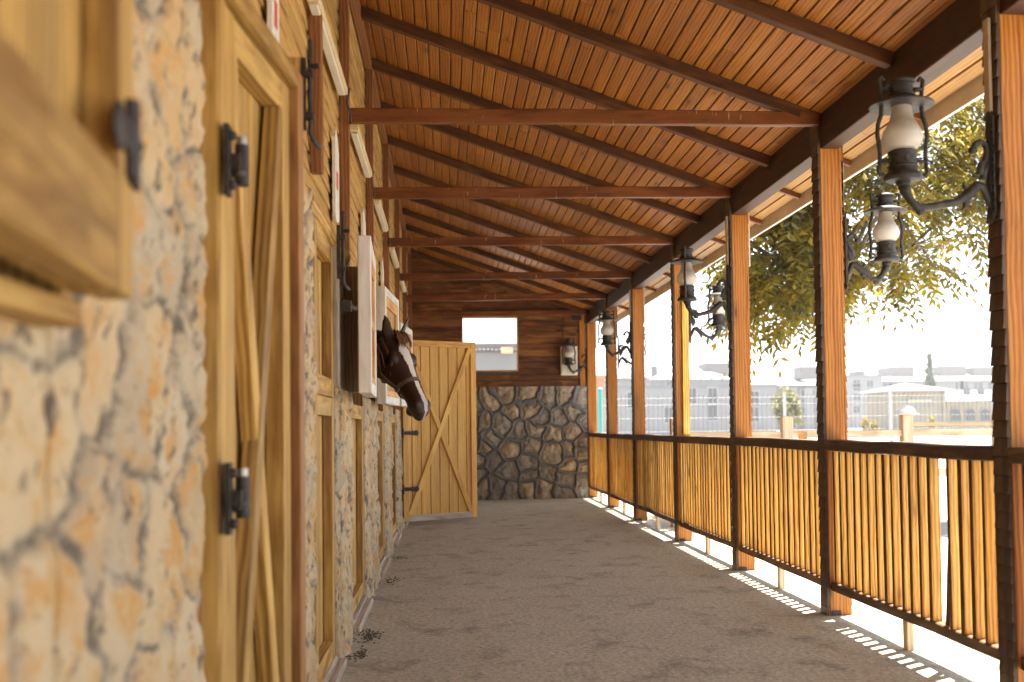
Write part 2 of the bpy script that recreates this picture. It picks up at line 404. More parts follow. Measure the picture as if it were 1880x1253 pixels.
# ------------------------------------------------------------------ left stable wall
XW = -.62
wall = wthing('stable_wall', 'long stable front of tan clapboards over rubble stone with plank doors', 'wall', (-.62,7,0))
openings = [(.75,1.62,1.32,2.15),(2.65,3.45,0,2.2),(4.64,5.44,0,2.05),(6.36,7.34,0,2.12),(8.68,9.60,0,2.12),(10.90,11.86,0,2.12),(12.99,13.95,0,2.2)]
b = MB(); y = Y0                                   # plastered shell behind the cladding, with the openings left free
for a, c, zb, zt in openings:
    b.box((-.80, y, 0), (-.645, a, 4.05)); b.box((-.80, a, zt), (-.645, c, 4.05))
    if zb > 0: b.box((-.80, a, 0), (-.645, c, zb))
    y = c
b.box((-.80, y, 0), (-.645, Y1, 4.05))
b.box((-5.2, Y0, 0), (-5.05, Y1, 5.65)); b.box((-5.05, Y0, 0), (-.8, Y0+.15, 4.0)); b.box((-5.05, Y1-.15, 0), (-.8, Y1, 4.0)); b.box((-5.05, Y0+.15, -.06), (-.8, Y1-.15, .0))
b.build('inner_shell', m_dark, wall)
b = MB(); z = 0
while z < 4.1: b.box((-.63, Y0-.03, z), (2.24, Y0-.005, z+.128)); z += .13
b.build('light_block_boards', m_end, wall)  # unseen boards added behind the camera, closing the near end against light
b = MB(); z = 2.13
def clap(ya, yb, z):
    b.beam((-.613, ya, z+.045), (-.613, yb, z+.045), .102, .014, up=(1, 0, .14))
while z < 4.0:
    y = Y0 - random.uniform(0, 2)
    while y < Y1:
        y2 = min(y+random.choice([2.1, 3.0, 4.2]), Y1); clap(max(y,Y0), y2-.002, z); y = y2
    z += .09
z = 1.36
while z < 2.13:
    for a, c in ((5.52,6.30),(7.40,8.62),(9.66,10.84),(11.92,12.93),(14.02,Y1)): clap(a, c, z)
    z += .09
b.build('clapboards', m_clap, wall, bevel=.002)
for y, zb in ((-.2,2.2),(1.98,2.2),(4.90,2.30),(6.33,2.13),(8.4,1.4),(10.62,1.4),(13.0,2.3),(15.22,1.4),(17.36,1.4)):
    mb = MB(); mb.beam((-.572, y+(.05 if y == 4.9 else 0), zb), (-.572, y, 3.93), .055, .06, up=(0,1,0), segs=4, warp=.002); mb.build('batten', m_batten, wall, bevel=.004)

# rubble stone faces between the doors
YS = np.arange(-3, 17.8, .02)
seeds = []
yy = -7.2
while yy < 18:
    zz = -.1 + random.uniform(0, .1)
    while zz < 2.4:
        seeds.append((yy+random.uniform(-.12,.12), zz)); zz += random.uniform(.14, .30)
    yy += .25
seeds = np.array(seeds); ssid = rng.random(len(seeds)); soff = rng.random(len(seeds))
def stone_piece(ya, yb, zb, zt, step, x0=-.556):
    ny = max(int((yb-ya)/step), 4)+1; nz = max(int((zt-zb)/step), 4)+1
    Yg, Zg = np.meshgrid(np.linspace(ya, yb, ny), np.linspace(zb, zt, nz), indexing='ij')
    y, z = Yg.ravel(), Zg.ravel()
    near = seeds[(seeds[:,0] > ya-.6) & (seeds[:,0] < yb+.6)]; sel = np.where((seeds[:,0] > ya-.6) & (seeds[:,0] < yb+.6))[0]
    wy = y + .14*(fbm(y*6, z*6, 4, 3)-.5); wz = z + .14*(fbm(y*6+40, z*6, 4, 9)-.5)
    idx, e = voro(wy, wz, near); e = np.clip(e, 0, 1)
    f1 = fbm(y*7+3, z*7, 5, 21); f2 = fbm(y*26, z*26, 4, 31)
    rel = np.clip(e/.03, 0, 1)**.6*(.016+.026*(soff[sel][idx]-.5)) + .03*(f1-.5) + .03*(f2-.5)
    xx = x0 + rel*np.clip(np.minimum(y-ya, yb-y)/.07, .25, 1)**.5 + .03*np.clip(.5-z, 0, .5)
    border = np.minimum(np.minimum(y-ya, yb-y), np.where(zt < 2.1, 9, zt-z))
    xx = np.where(border < step*.5, xx-.05, xx)
    yj = y + (.007*(fbm(z*9, z*0+ya*7, 3, 5)-.5)*2)*(border < .05)
    raw('stone_base', np.stack([xx, yj, z], 1), grid_faces(ny, nz), m_stone, wall, {'edge': np.clip(e/.075, 0, 1), 'sid': ssid[sel][idx]})
for ya, yb, zt, st, *xo in ((-7,.74,2.13,.04),(.74,1.66,1.30,.012,-.578),(1.664,2.645,2.16,.010,-.578),(3.54,4.60,2.13,.010),(5.47,6.31,1.36,.011),(7.40,8.63,1.36,.013),(9.66,10.84,1.36,.015),(11.92,12.93,1.36,.018),(14.02,17.45,1.36,.03)):
    stone_piece(ya, yb, -.02, zt, st, *xo)

# ------------------------------------------------------------------ doors of the left wall (children of the wall)
def local_part(mb, name, mat, parent, bevel=.003, smooth=False):
    o = mb.build(name, mat, None, bevel=bevel, smooth=smooth); o.parent = parent; return o
def plank_panel(wd, z0, z1, t, front, pitch=.09, inset=.0):
    mb = MB(); x = inset; n = max(1, round((wd-2*inset)/pitch)); p = (wd-2*inset)/n
    for k in range(n):
        mb.box((x+.004, -t/2+random.uniform(0,.003), z0), (x+p-.004, t/2, z1)); x += p
    return mb
def door(name, hinge, rz, wd, z0, z1, mat, front=-1, xbrace=True, label=None, rails=(), frame=.085, framemat=None, hinges=(.45,1.1), hl=.30, ft=.028, rh=None, hx=0., bt=.028, pp=.09):
    """plank leaf; local x runs from the hinge side, front is the sign of the face that shows its frame"""
    t = .03; o = plank_panel(wd, z0, z1, t, front, pp).build(name, mat, None, bevel=.003)
    o.parent = wall; o.location = Vector(hinge)-Vector(wall['_at']); o.rotation_euler = (0,0,rz)
    if label: o['label'] = label
    fm = framemat or mat; y0 = front*t/2; y1 = front*(t/2+ft); rh = rh or frame
    st = MB(); st.box((-.004, y0, z0-.004), (frame, y1, z1+.004)); local_part(st, 'stile', fm, o)
    st = MB(); st.box((wd-frame, y0, z0-.004), (wd+.004, y1, z1+.004)); local_part(st, 'stile', fm, o)
    for zr0, zr1 in [(z1-frame, z1+.003), (z0-.003, z0+rh)] + list(rails):
        st = MB(); st.box((frame+.001, y0, zr0), (wd-frame-.001, y1-front*.002, zr1)); local_part(st, 'rail', fm, o)
    if xbrace:
        xa, xb, za, zb = frame+.01, wd-frame-.01, z0+frame, z1-frame
        for s_ in (0, 1):
            p0 = Vector((xa if s_ else xb, (y0+y1)/2+front*.004*s_, za)); p1 = Vector((xb if s_ else xa, (y0+y1)/2+front*.004*s_, zb))
            st = MB(); st.beam(p0, p1, bt, .058, up=Vector((0,1,0)).cross(p1-p0)); local_part(st, 'brace', mat, o)
    for zh in hinges:
        h = MB(); yh = y1+front*.004
        h.box((hx, yh-.004, zh-.022), (hx+hl, yh+.004, zh+.022)); h.ball((hx+hl+.015, yh, zh), .034, 12, 6, (1,.25,1)); h.ball((max(hl-.03,0), yh, zh), .03, 10, 6, (.7,.25,1))
        h.tube([(hx-.012, yh, zh-.055), (hx-.012, yh, zh+.055)], .014, 10); h.box((hx-.075, yh-.004, zh-.06), (hx-.02, yh+.004, zh+.06))
        for q in (.2,.46,.73): h.ball((q*hl, yh+front*.005, zh), .009, 8, 5)
        local_part(h, 'hinge', m_iron, o, 0)
    return o
def jambs(ya, yb, z1, mat, x=-.53, lintel=True, sill=True):
    for y in (ya, yb):
        mb = MB(); mb.box((x-.16, y-.035, .0), (x+.02, y+.035, z1)); mb.build('jamb', m_jamb, wall, bevel=.004)
    if lintel:
        mb = MB(); mb.tube([(x-.02, ya-.07, z1+.05), (x-.02, (ya+yb)/2, z1+.056), (x-.02, yb+.07, z1+.05)], [.058,.06,.058], 10); mb.build('lintel', mat, wall, smooth=False)
    if sill:
        mb = MB(); mb.box((x-.15, ya+.036, -.0), (x+.035, yb-.036, .055)); mb.box((x-.05, ya-.02, -.02), (x+.075, yb+.02, .045-.012)); mb.build('sill', m_grey, wall, bevel=.006)

# near shutter, hinged on its far edge and standing slightly open
door('shutter', (-.512,1.615,0), R(-90+6), .80, 1.345, 2.45, m_door, front=1, xbrace=False, label='blurred pine shutter nearest the camera, ajar above the rubble stone', frame=.10, hinges=(1.56,), hl=.05, ft=.05, rh=.16, hx=.06)
mb = MB(); mb.box((-.6,.74,1.30), (-.515,1.62,1.338)); mb.build('window_ledge', m_door, wall, bevel=.006)
mb = MB(); mb.box((-.66,1.622,1.32), (-.545,1.662,2.3)); mb.build('jamb', m_door, wall, bevel=.004)
# near tall door, ajar
jambs(2.66, 3.50, 2.22, m_door, x=-.60, lintel=False)
door('door', (-.605,2.735,0), R(90-5), .68, .05, 2.20, m_door, front=-1, label='tall pine door with crossed braces, ajar and blurred beside the near stone', frame=.085, hinges=(), ft=.055, bt=.046)
d1 = [o for o in wall.children if o.get('label','').startswith('tall pine')][0]
mb = MB(); mb.box((.688,-.10,.0),(.745,.03,2.262)); local_part(mb, 'casing', m_jamb, d1, .005)
mb = MB(); mb.box((-.07,-.10,2.208),(.687,.03,2.262)); local_part(mb, 'casing', m_door, d1, .005)
mb = MB(); mb.box((-.065,-.075,.0),(-.008,.03,2.207)); local_part(mb, 'casing', m_door, d1, .005)
# second, closed door (Dutch door, both halves shut)
jambs(4.62, 5.46, 2.06, m_door, x=-.575)
door('door', (-.61,4.665,0), R(90), .75, .06, 1.30, m_door, xbrace=False, hinges=(), ft=.045, label='narrow closed pine door under a rounded log lintel')
door('shutter', (-.61,4.665,0), R(90), .75, 1.31, 2.04, m_door, xbrace=False, hinges=(), ft=.045)
mb = MB(); mb.box((-.60,5.50,1.36), (-.53,5.56,2.06)); mb.build('post_board', m_grey, wall, bevel=.004)
# half doors whose upper leaves are folded back against the wall
def half_door(ya, yb, hx, upz0, upz1, ang, wd, lab_up, lab_low):
    jambs(ya-.02, yb+.02, 2.08, m_door, x=-.575)
    door('door', (-.61, ya+.02, 0), R(90), yb-ya-.04, .07, 1.30, m_door, xbrace=False, hinges=(), ft=.04, label=lab_low)
    t = .03; o = plank_panel(wd-.10, upz0+.05, upz1-.05, .022, 1, .085).build('shutter', m_door, None, bevel=.003)
    o.parent = wall; o.location = Vector((hx, ya-.06, 0))-Vector(wall['_at']); o.rotation_euler = (0,0,R(-90+ang)); o['label'] = lab_up
    for v in o.data.vertices: v.co.x += .05
    for xa, xb in ((0,.062),(wd-.062,wd)):
        st = MB(); st.box((xa,-.03,upz0), (xb,.036,upz1)); local_part(st, 'stile', m_white, o, .004)
    for za, zb in ((upz0,upz0+.06),(upz1-.06,upz1)):
        st = MB(); st.box((.0625,-.029,za), (wd-.0625,.035,zb)); local_part(st, 'rail', m_white, o, .004)
    zm = (upz0+upz1)/2
    for za, zb in ((upz0+.062,upz0+.10),(zm-.03,zm+.03),(upz1-.13,upz1-.062)):
        st = MB(); st.box((.064,.0115,za), (wd-.064,.029,zb)); local_part(st, 'batten', m_orange, o, .003)
    for xa in (.064, wd-.10):
        st = MB(); st.box((xa,.0117,upz0+.101), (xa+.036,.0285,zm-.031)); st.box((xa,.0117,zm+.031), (xa+.036,.0285,upz1-.131)); local_part(st, 'batten', m_orange, o, .003)
    for zh in (upz0+.15, upz1-.15):
        h = MB(); h.box((-.03,-.035,zh-.03),(.0,.036,zh+.03)); local_part(h, 'hinge', m_iron, o, 0)
    return o
half_door(6.36, 7.34, -.435, 1.33, 2.115, 2.0, .83, 'open upper half door with flaking white frame, nearest side of the horse', 'lower half door below the horse head')
half_door(8.68, 9.60, -.405, 1.33, 2.16, -3.8, .86, 'open upper half door with white frame just behind the horse head', 'lower half door, next one past the horse')
half_door(10.90, 11.86, -.37, 1.36, 2.12, -5.0, .86, 'far open upper half door with white frame beside the yellow door', 'farthest closed lower half door')
mb = MB(); mb.box((-.62,6.285,1.36), (-.475,6.325,2.08)); mb.build('jamb', m_grey, wall, bevel=.004)
mb = MB(); mb.box((-.66,5.57,1.36), (-.575,6.28,2.1)); mb.build('wall_panel', m_grey, wall)
# far tall door standing wide open into the walkway
jambs(12.97, 13.97, 2.2, m_door, x=-.56)
fd = door('door', (-.535,13.0,0), R(30), 1.0, .06, 2.20, m_fdoor, front=-1, label='bright yellow pine door with crossed braces standing wide open', frame=.07, hinges=(.44,1.10), hl=.15, pp=.122)
for ch in fd.children:
    if ch.name.startswith('rail') and ch.data.vertices[0].co.z < .5: ch.data.materials[0] = m_grey
# bolts and hooks fixed to the wall beside the doors
def wall_bolt(y, z, L, x=-.475):
    mb = MB(); mb.tube([(x, y, z+L), (x, y, z), (x+.008, y+.015, z-.02), (x+.02, y+.07, z-.028)], .0085, 8)
    mb.tube([(x, y, z+L*.72), (x+.03, y-.002, z+L*.72)], .009, 8)
    mb.box((x-.03, y-.012, z+L*.04), (x-.014, y+.012, z+L*.8))
    for q in (.15,.6): mb.box((x-.03, y-.018, z+L*q), (x+.011, y+.018, z+L*q+.018))
    mb.build('bolt', m_iron, wall, bevel=0)
wall_bolt(3.72, 2.15, .32, -.45); wall_bolt(5.30, 1.86, .34, -.49)
mb = MB(); mb.box((-.6,3.69,2.2),(-.481,3.75,2.4)); mb.build('bolt_block', m_door, wall)
mb = MB(); mb.box((-.5,5.3,1.72),(-.455,5.36,1.77)); mb.tube([(-.47,5.33,1.745),(-.44,5.38,1.74)],.012,8); mb.build('latch', m_iron, wall)
for z in (1.80, .99):     # heavy pintle hinges on the near jamb
    mb = MB(); mb.box((-0.524,2.650,z-.085),(-0.512,2.695,z+.085)); mb.tube([(-0.494,2.722,z-.05),(-0.494,2.722,z+.05)],.017,12)
    mb.box((-0.512,2.675,z-.018),(-0.490,2.750,z+.018)); mb.box((-0.504,2.740,z-.022),(-0.496,2.810,z+.022)); mb.ball((-0.500,2.705,z-.02),.02,10,6); mb.ball((-0.507,2.672,z+.06),.012,8,5); mb.ball((-0.507,2.672,z-.06),.012,8,5)
    mb.build('hinge', m_iron, wall)
    mb = MB(); mb.tube([(-0.494,2.722,z+.051),(-0.494,2.722,z+.07)],.013,10); mb.build('hinge_pin', m_bolt, wall)

# ------------------------------------------------------------------ things on the wall
def strip_light(ya, yb, label):
    o = wthing('strip_light', label, 'light fitting', (-.56,ya,3.03), 'strip lights along the clapboards')
    mb = MB(); mb.box((-.592,ya,3.015), (-.535,yb,3.055)); mb.build('housing', m_cream, o, (-.56,ya,3.03), bevel=.004)
    mb = MB(); mb.box((-.585,ya+.04,3.0), (-.545,yb-.04,3.0145)); mb.build('diffuser', m_boxw, o, (-.56,ya,3.03), bevel=.004)
    mb = MB(); y = yb
    mb.tube([(-.555,y-.01,3.05),(-.53,y+.05,3.07),(-.55,y+.09,3.0),(-.525,y+.07,2.93),(-.535,y+.16,2.90),(-.545,y+.3,2.955)], .006, 6)
    mb.build('cable', m_cable, o, (-.56,ya,3.03), smooth=True)
for ya, yb, lab in ((2.7,3.9,'cream strip light over the nearest tall door'),(4.75,6.12,'cream strip light before the nearest visible tie beam'),(6.85,8.12,'cream strip light between the first and second tie beams'),(9.0,10.35,'cream strip light between the second and third tie beams'),(11.4,12.7,'cream strip light between the third and fourth tie beams'),(13.7,14.95,'farthest cream strip light, near the end wall')):
    strip_light(ya, yb, lab)
def plaque(y, z, L, label):
    o = wthing('name_plaque', label, 'sign', (-.58,y,z), 'white plaques above the half doors')
    mb = MB(); vs = []
    prof = [(0,-.18),(.06,-.2),(.14,-.19),(.2,-.17),(.2,.2),(.14,.24),(.05,.3),(0,.24)]
    for xx in (-.588, -.572):
        vs += [(xx, y+p*L/.2, z+q) for p, q in prof]
    n = len(prof); mb.add(vs, [tuple(range(n)), tuple(range(2*n-1, n-1, -1))]+[(i, (i+1)%n, n+(i+1)%n, n+i) for i in range(n)])
    mb.build('board', m_plaq, o, (-.58,y,z))
    mb = MB(); mb.box((-.571,y+.05,z-.02), (-.5695,y+.05+L*.35,z+.07)); mb.build('red_mark', m_red, o, (-.58,y,z))
plaque(3.70, 2.55, .16, 'chipped white plaque with a red mark, above the ajar door')
plaque(5.78, 2.45, .2, 'chipped white plaque with a red mark, above the shut door')
plaque(7.70, 2.42, .24, 'white plaque on the clapboards above the folded half door by the horse')
plaque(9.95, 2.42, .24, 'farther white plaque on clapboards past the horse')

# ------------------------------------------------------------------ end wall
YE = 17.46
end = wthing('end_wall', 'end wall of red-brown boards over fieldstone with dark raised mortar', 'wall', (.9,YE,0))
def endx(px): return .425+(px-870)*.008785
b = MB(); z = 1.80
WX0, WX1, WZ0, WZ1 = .263, 1.118, 2.068, 2.905
while z < 4.1:
    h = .098; zz0, zz1 = z, z+h-.004
    def run(xa, xb):
        x = xa
        while x < xb-.02:
            x2 = min(x+random.uniform(.6,1.7), xb)
            if xb-x2 < .2: x2 = xb
            b.box((x, YE, zz0), (x2-.003, YE+.02+random.uniform(-.003,.003), zz1)); x = x2
    if zz1 > WZ0 and zz0 < WZ1: run(-.64, WX0); run(WX1, 2.24)
    else: run(-.64, 2.24)
    z += h
b.build('boards', m_end, end, bevel=.003)
b = MB()
b.box((-.64,YE+.03,1.8),(WX0-.01,YE+.06,4.1)); b.box((WX1+.01,YE+.03,1.8),(2.4,YE+.06,4.1)); b.box((WX0-.01,YE+.03,1.8),(WX1+.01,YE+.06,WZ0-.01)); b.box((WX0-.01,YE+.03,WZ1+.01),(WX1+.01,YE+.06,4.1))
b.build('backing', m_dark, end)
b = MB(); t = .02
b.box((WX0-.004,YE-.012,WZ0-.02),(WX1+.004,YE+.09,WZ0)); b.box((WX0-.004,YE-.012,WZ1),(WX1+.004,YE+.09,WZ1+.02)); b.box((WX0-.022,YE-.011,WZ0-.02),(WX0-.004,YE+.09,WZ1+.02)); b.box((WX1+.004,YE-.011,WZ0-.02),(WX1+.022,YE+.09,WZ1+.02))
b.build('window_frame', m_orange, end)
b = MB(); b.box((2.13,YE-.03,1.79),(2.215,YE-.001,2.98)); b.build('corner_board', m_post, end, bevel=.004)
b = MB(); b.box((2.02,YE-.06,2.86),(2.16,YE-.0305,2.99)); b.build('bracket', m_iron, end, bevel=.004)
pts = [(190,625),(325,668),(150,720),(245,745),(350,780),(200,820),(300,890),(415,660),(470,700),(530,605),(620,600),(570,705),(665,690),(445,780),(545,800),(660,795),(425,875),(530,915),(640,890),(150,885),(195,960),(290,1010),(400,965),(410,1040),(510,1025),(635,990),(615,1070),(220,1095),(140,1090),(120,1030),(300,1130),(400,1110),(490,1105),(120,950),(100,840),(100,640),(375,590),(270,570),(690,620),(715,865),(705,930),(715,1000),(700,1095),(600,1130),(105,720),(720,740)]
sd2 = [(endx(840+a/3.13), (914-(540+c/3.13))/202*1.78) for a, c in pts]
for q in range(40): 
    p = (random.uniform(-.7,.42), random.uniform(0,1.8))
    if all((p[0]-s_[0])**2+(p[1]-s_[1])**2 > .045 for s_ in sd2): sd2.append(p)
sd2 = np.array(sd2); bs = rng.random(len(sd2)); bs[[1,7,14,15,6,17,16,18,9]] = [.95,.9,.97,.9,.85,.7,.75,.4,.6]
nx, nz = 320, 200
Xg, Zg = np.meshgrid(np.linspace(-.64,2.235,nx), np.linspace(-.02,1.80,nz), indexing='ij'); x_, z_ = Xg.ravel(), Zg.ravel()
idx, e = voro(x_+.15*(fbm(x_*5,z_*5,3,51)-.5), z_+.15*(fbm(x_*5+9,z_*5,3,52)-.5), sd2)
ew = e*(.8+.5*fbm(x_*4,z_*4,2,61))
f1 = fbm(x_*10,z_*10,5,71)
RW = .031*(.7+.6*fbm(x_*3+7,z_*3,2,77))
rel = .045*np.sqrt(np.clip(1-(np.minimum(ew,RW)/RW)**2,0,1)) + (ew > RW)*np.clip((ew-RW)/.06,0,1)**.7*.03*(.4+bs[idx]) + .07*(f1-.5)*np.clip(ew/.04,.1,1)
raw('stone_base', np.stack([x_, YE-.03-rel, z_], 1), grid_faces(nx, nz), m_bstone, end, {'edge': np.clip(ew/RW*.55,0,1), 'sid': bs[idx]})
b = MB(); b.box((-.64,YE+.0,1.775),(2.235,YE+.17,1.798)); b.box((-.64,YE+.02,0),(2.235,YE+.17,1.774)); b.build('wall_core', m_bstone, end)
o = wthing('electric_box', 'cream metal electric box on the red-brown end wall behind a lantern', 'electric box', (1.95,YE,2.2))
mb = MB(); mb.box((1.815,YE-.10,1.975),(2.085,YE-.001,2.44)); mb.build('case', m_boxw, o, (1.95,YE,2.2), bevel=.006)
mb = MB(); mb.box((1.828,YE-.112,1.99),(2.072,YE-.1005,2.425)); mb.build('lid', m_boxw, o, (1.95,YE,2.2), bevel=.004)
mb = MB(); mb.tube([(1.87,YE-.03,2.44),(1.865,YE-.03,2.7),(1.88,YE-.03,3.0)],.008,6); mb.build('cable', m_cable, o, (1.95,YE,2.2))

# ------------------------------------------------------------------ posts
PW, PD = .155, .115
def post_mesh():
    """squared shaft and the two notched strips nailed to its sides"""
    sh = MB(); sh.beam((PW/2,PD/2,-.02),(PW/2,PD/2,3.0),PW-.036,PD,up=(0,1,0),segs=24,rn=.5)
    st = []
    for side in (-1, 1):
        m_ = MB(); z = -.02
        while z < 2.995:
            z2 = min(z + .074*random.uniform(.92,1.08), 3.0); a = .0065 if .08 < z and z2 < 2.8 else .001; g = random.uniform(-.002,.002)
            vs = []; wc = []
            for zz, q in ((z, 0), (z2-.005, a), (z2, a+.003)):
                x0, x1 = (.0175, q+g) if side < 0 else (PW-.0175, PW-q-g)
                for x, y in ((x0,-.001),(x1,-.002+q*.4),(x1,PD+.002-q*.4),(x0,PD+.001)): vs.append((x,y,zz)); wc.append((zz,x,y))
            m_.add(vs, [(3,2,1,0),(8,9,10,11)]+[(4*r+i,4*r+(i+1)%4,4*r+4+(i+1)%4,4*r+4+i) for r in (0,1) for i in range(4)], wc, .5); z = z2
        st.append(m_)
    return sh, st
pdesc = {2:'notched orange post just outside the right edge',3:'nearest notched orange post, blurred at the right edge',4:'notched orange post left of the lantern hung before the tree',5:'notched orange post with a lantern on its left, left of the leafy tree',6:'notched post with a paler split side, third from the blurred right one',7:'fourth notched post back from the blurred right one',8:'second farthest notched post, before the teal fence pole',9:'farthest notched post against the stone end wall',0:'post behind the camera',1:'post beside the camera'}
p0 = None
for i, y in enumerate(POSTY):
    if i < 2: continue
    if p0 is None:
        p0 = thing('verandah_post', pdesc[i], 'post', (PX,y,0), 'notched wooden posts along the railing')
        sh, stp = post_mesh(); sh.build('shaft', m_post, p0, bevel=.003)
        stp[0].build('notched_strip', m_shaded, p0); stp[1].build('notched_strip', m_post, p0)  # walkway-side strip is the darker copy, its shade painted in
        mb = MB(); mb.box((.03,-.006,-.005),(.085,.04,.03)); mb.build('foot_plate', m_iron, p0)
        r = p0
    else: r = dup(p0, (PX,y,0), 0, pdesc[i])
    inner = (i % 2 == 1)
    mb = MB()
    if inner: mb.box((-.016,.03,2.405),(-.001,.075,2.81))
    else: mb.box((PW+.001,.02,2.405),(PW+.016,.065,2.86))
    c = mb.build('cable_cover', m_conduit, r, bevel=.003)
    if i == 6:
        mb = MB(); mb.beam((PW*.74,-.013,1.06),(PW*.76,-.012,2.5),.07,.026,up=(0,1,0),segs=8,warp=.003); mb.build('split_board', m_bal, r, bevel=.006)

# ------------------------------------------------------------------ railing panels
rdesc = {2:'railing panel at the right edge in front of the blurred post',3:'nearest full railing panel, with a slat knocked askew',4:'second railing panel of slats, ending at the post by the tree',5:'third railing panel of upright slats from the camera',6:'fourth railing panel of upright slats from the camera',7:'fifth railing panel of upright slats, second farthest',8:'farthest, greyish railing panel by the stone end wall'}
balme = None
for i in range(2, len(POSTY)-1):
    ya, yb = POSTY[i]+PD+.002, POSTY[i+1]-.002
    r = thing('railing', rdesc[i], 'railing', (2.245,ya,0), 'slatted railing panels between the posts')
    L = yb-ya; sag = random.uniform(-.006,.006)
    mb = MB(); mb.beam((.055,0,1.012),(.055,L,1.012+sag),.115,.064,segs=7,warp=.004); mb.build('handrail', m_rail, r, bevel=.006)
    mb = MB(); mb.beam((.058,0,.176),(.058,L,.176),.066,.052,segs=6,warp=.003); mb.build('bottom_rail', m_rail, r, bevel=.005)
    mb = MB(); mb.box((.035,L/2-.025,-.005),(.075,L/2+.025,.1495)); mb.build('foot', m_fence, r, bevel=.003)
    n = int(L/.105)
    for k in range(n):
        yk = (k+.5)*L/n
        if balme is None:
            mb = MB(); mb.box((-.025,-.0145,.2025),(.025,.0145,.9795)); o = mb.build('baluster', m_bal, r, bevel=.002); balme = o
            o.data.materials.append(m_shaded)          # faces towards the walkway: shade put into the colour, darker than the sides
            for pl in o.data.polygons:
                if pl.normal.x < -.9: pl.material_index = 1
        else:
            o = balme.copy(); COL.objects.link(o); o.parent = r
        o.location = (.055+random.uniform(-.002,.002), yk+random.uniform(-.004,.004), 0)
        o.rotation_euler = (random.uniform(-.004,.004),0,random.uniform(-.05,.05))
        o.scale = (1, random.choice([.9,1,1.15,1.3]), 1)
        if i == 3 and k == 5: o.rotation_euler = (.065,0,.5); o.location.y -= .0; o.location.x += .01; o['label'] = 'slat knocked askew'

# ------------------------------------------------------------------ lanterns
def glass_mat():
    w = NT('frosted_dusty_lamp_glass'); p = w.objco(); s = w.n('SeparateXYZ'); w.l(p, s.inputs[0])
    n = w.noise(p, 26, 5, .7); z = w.math('MULTIPLY_ADD', n, .06, s.outputs[2])
    d = w.ramp(w.math('MULTIPLY_ADD', z, 2.0, .1), [(.42, 0.0), (.52, .75), (.6, .5), (.72, .12)])
    c = w.mix(d, (.78,.74,.67), (.36,.27,.18)); w.l(c, w.b.inputs['Base Color']); w.b.inputs['Roughness'].default_value = .35
    tr = w.n('BsdfTranslucent'); w.l(c, tr.inputs[0]); mx = w.n('MixShader'); mx.inputs[0].default_value = .45
    w.l(w.b.outputs[0], mx.inputs[1]); w.l(tr.outputs[0], mx.inputs[2]); w.l(mx.outputs[0], w.out.inputs['Surface']); return w.m
m_glass = glass_mat()
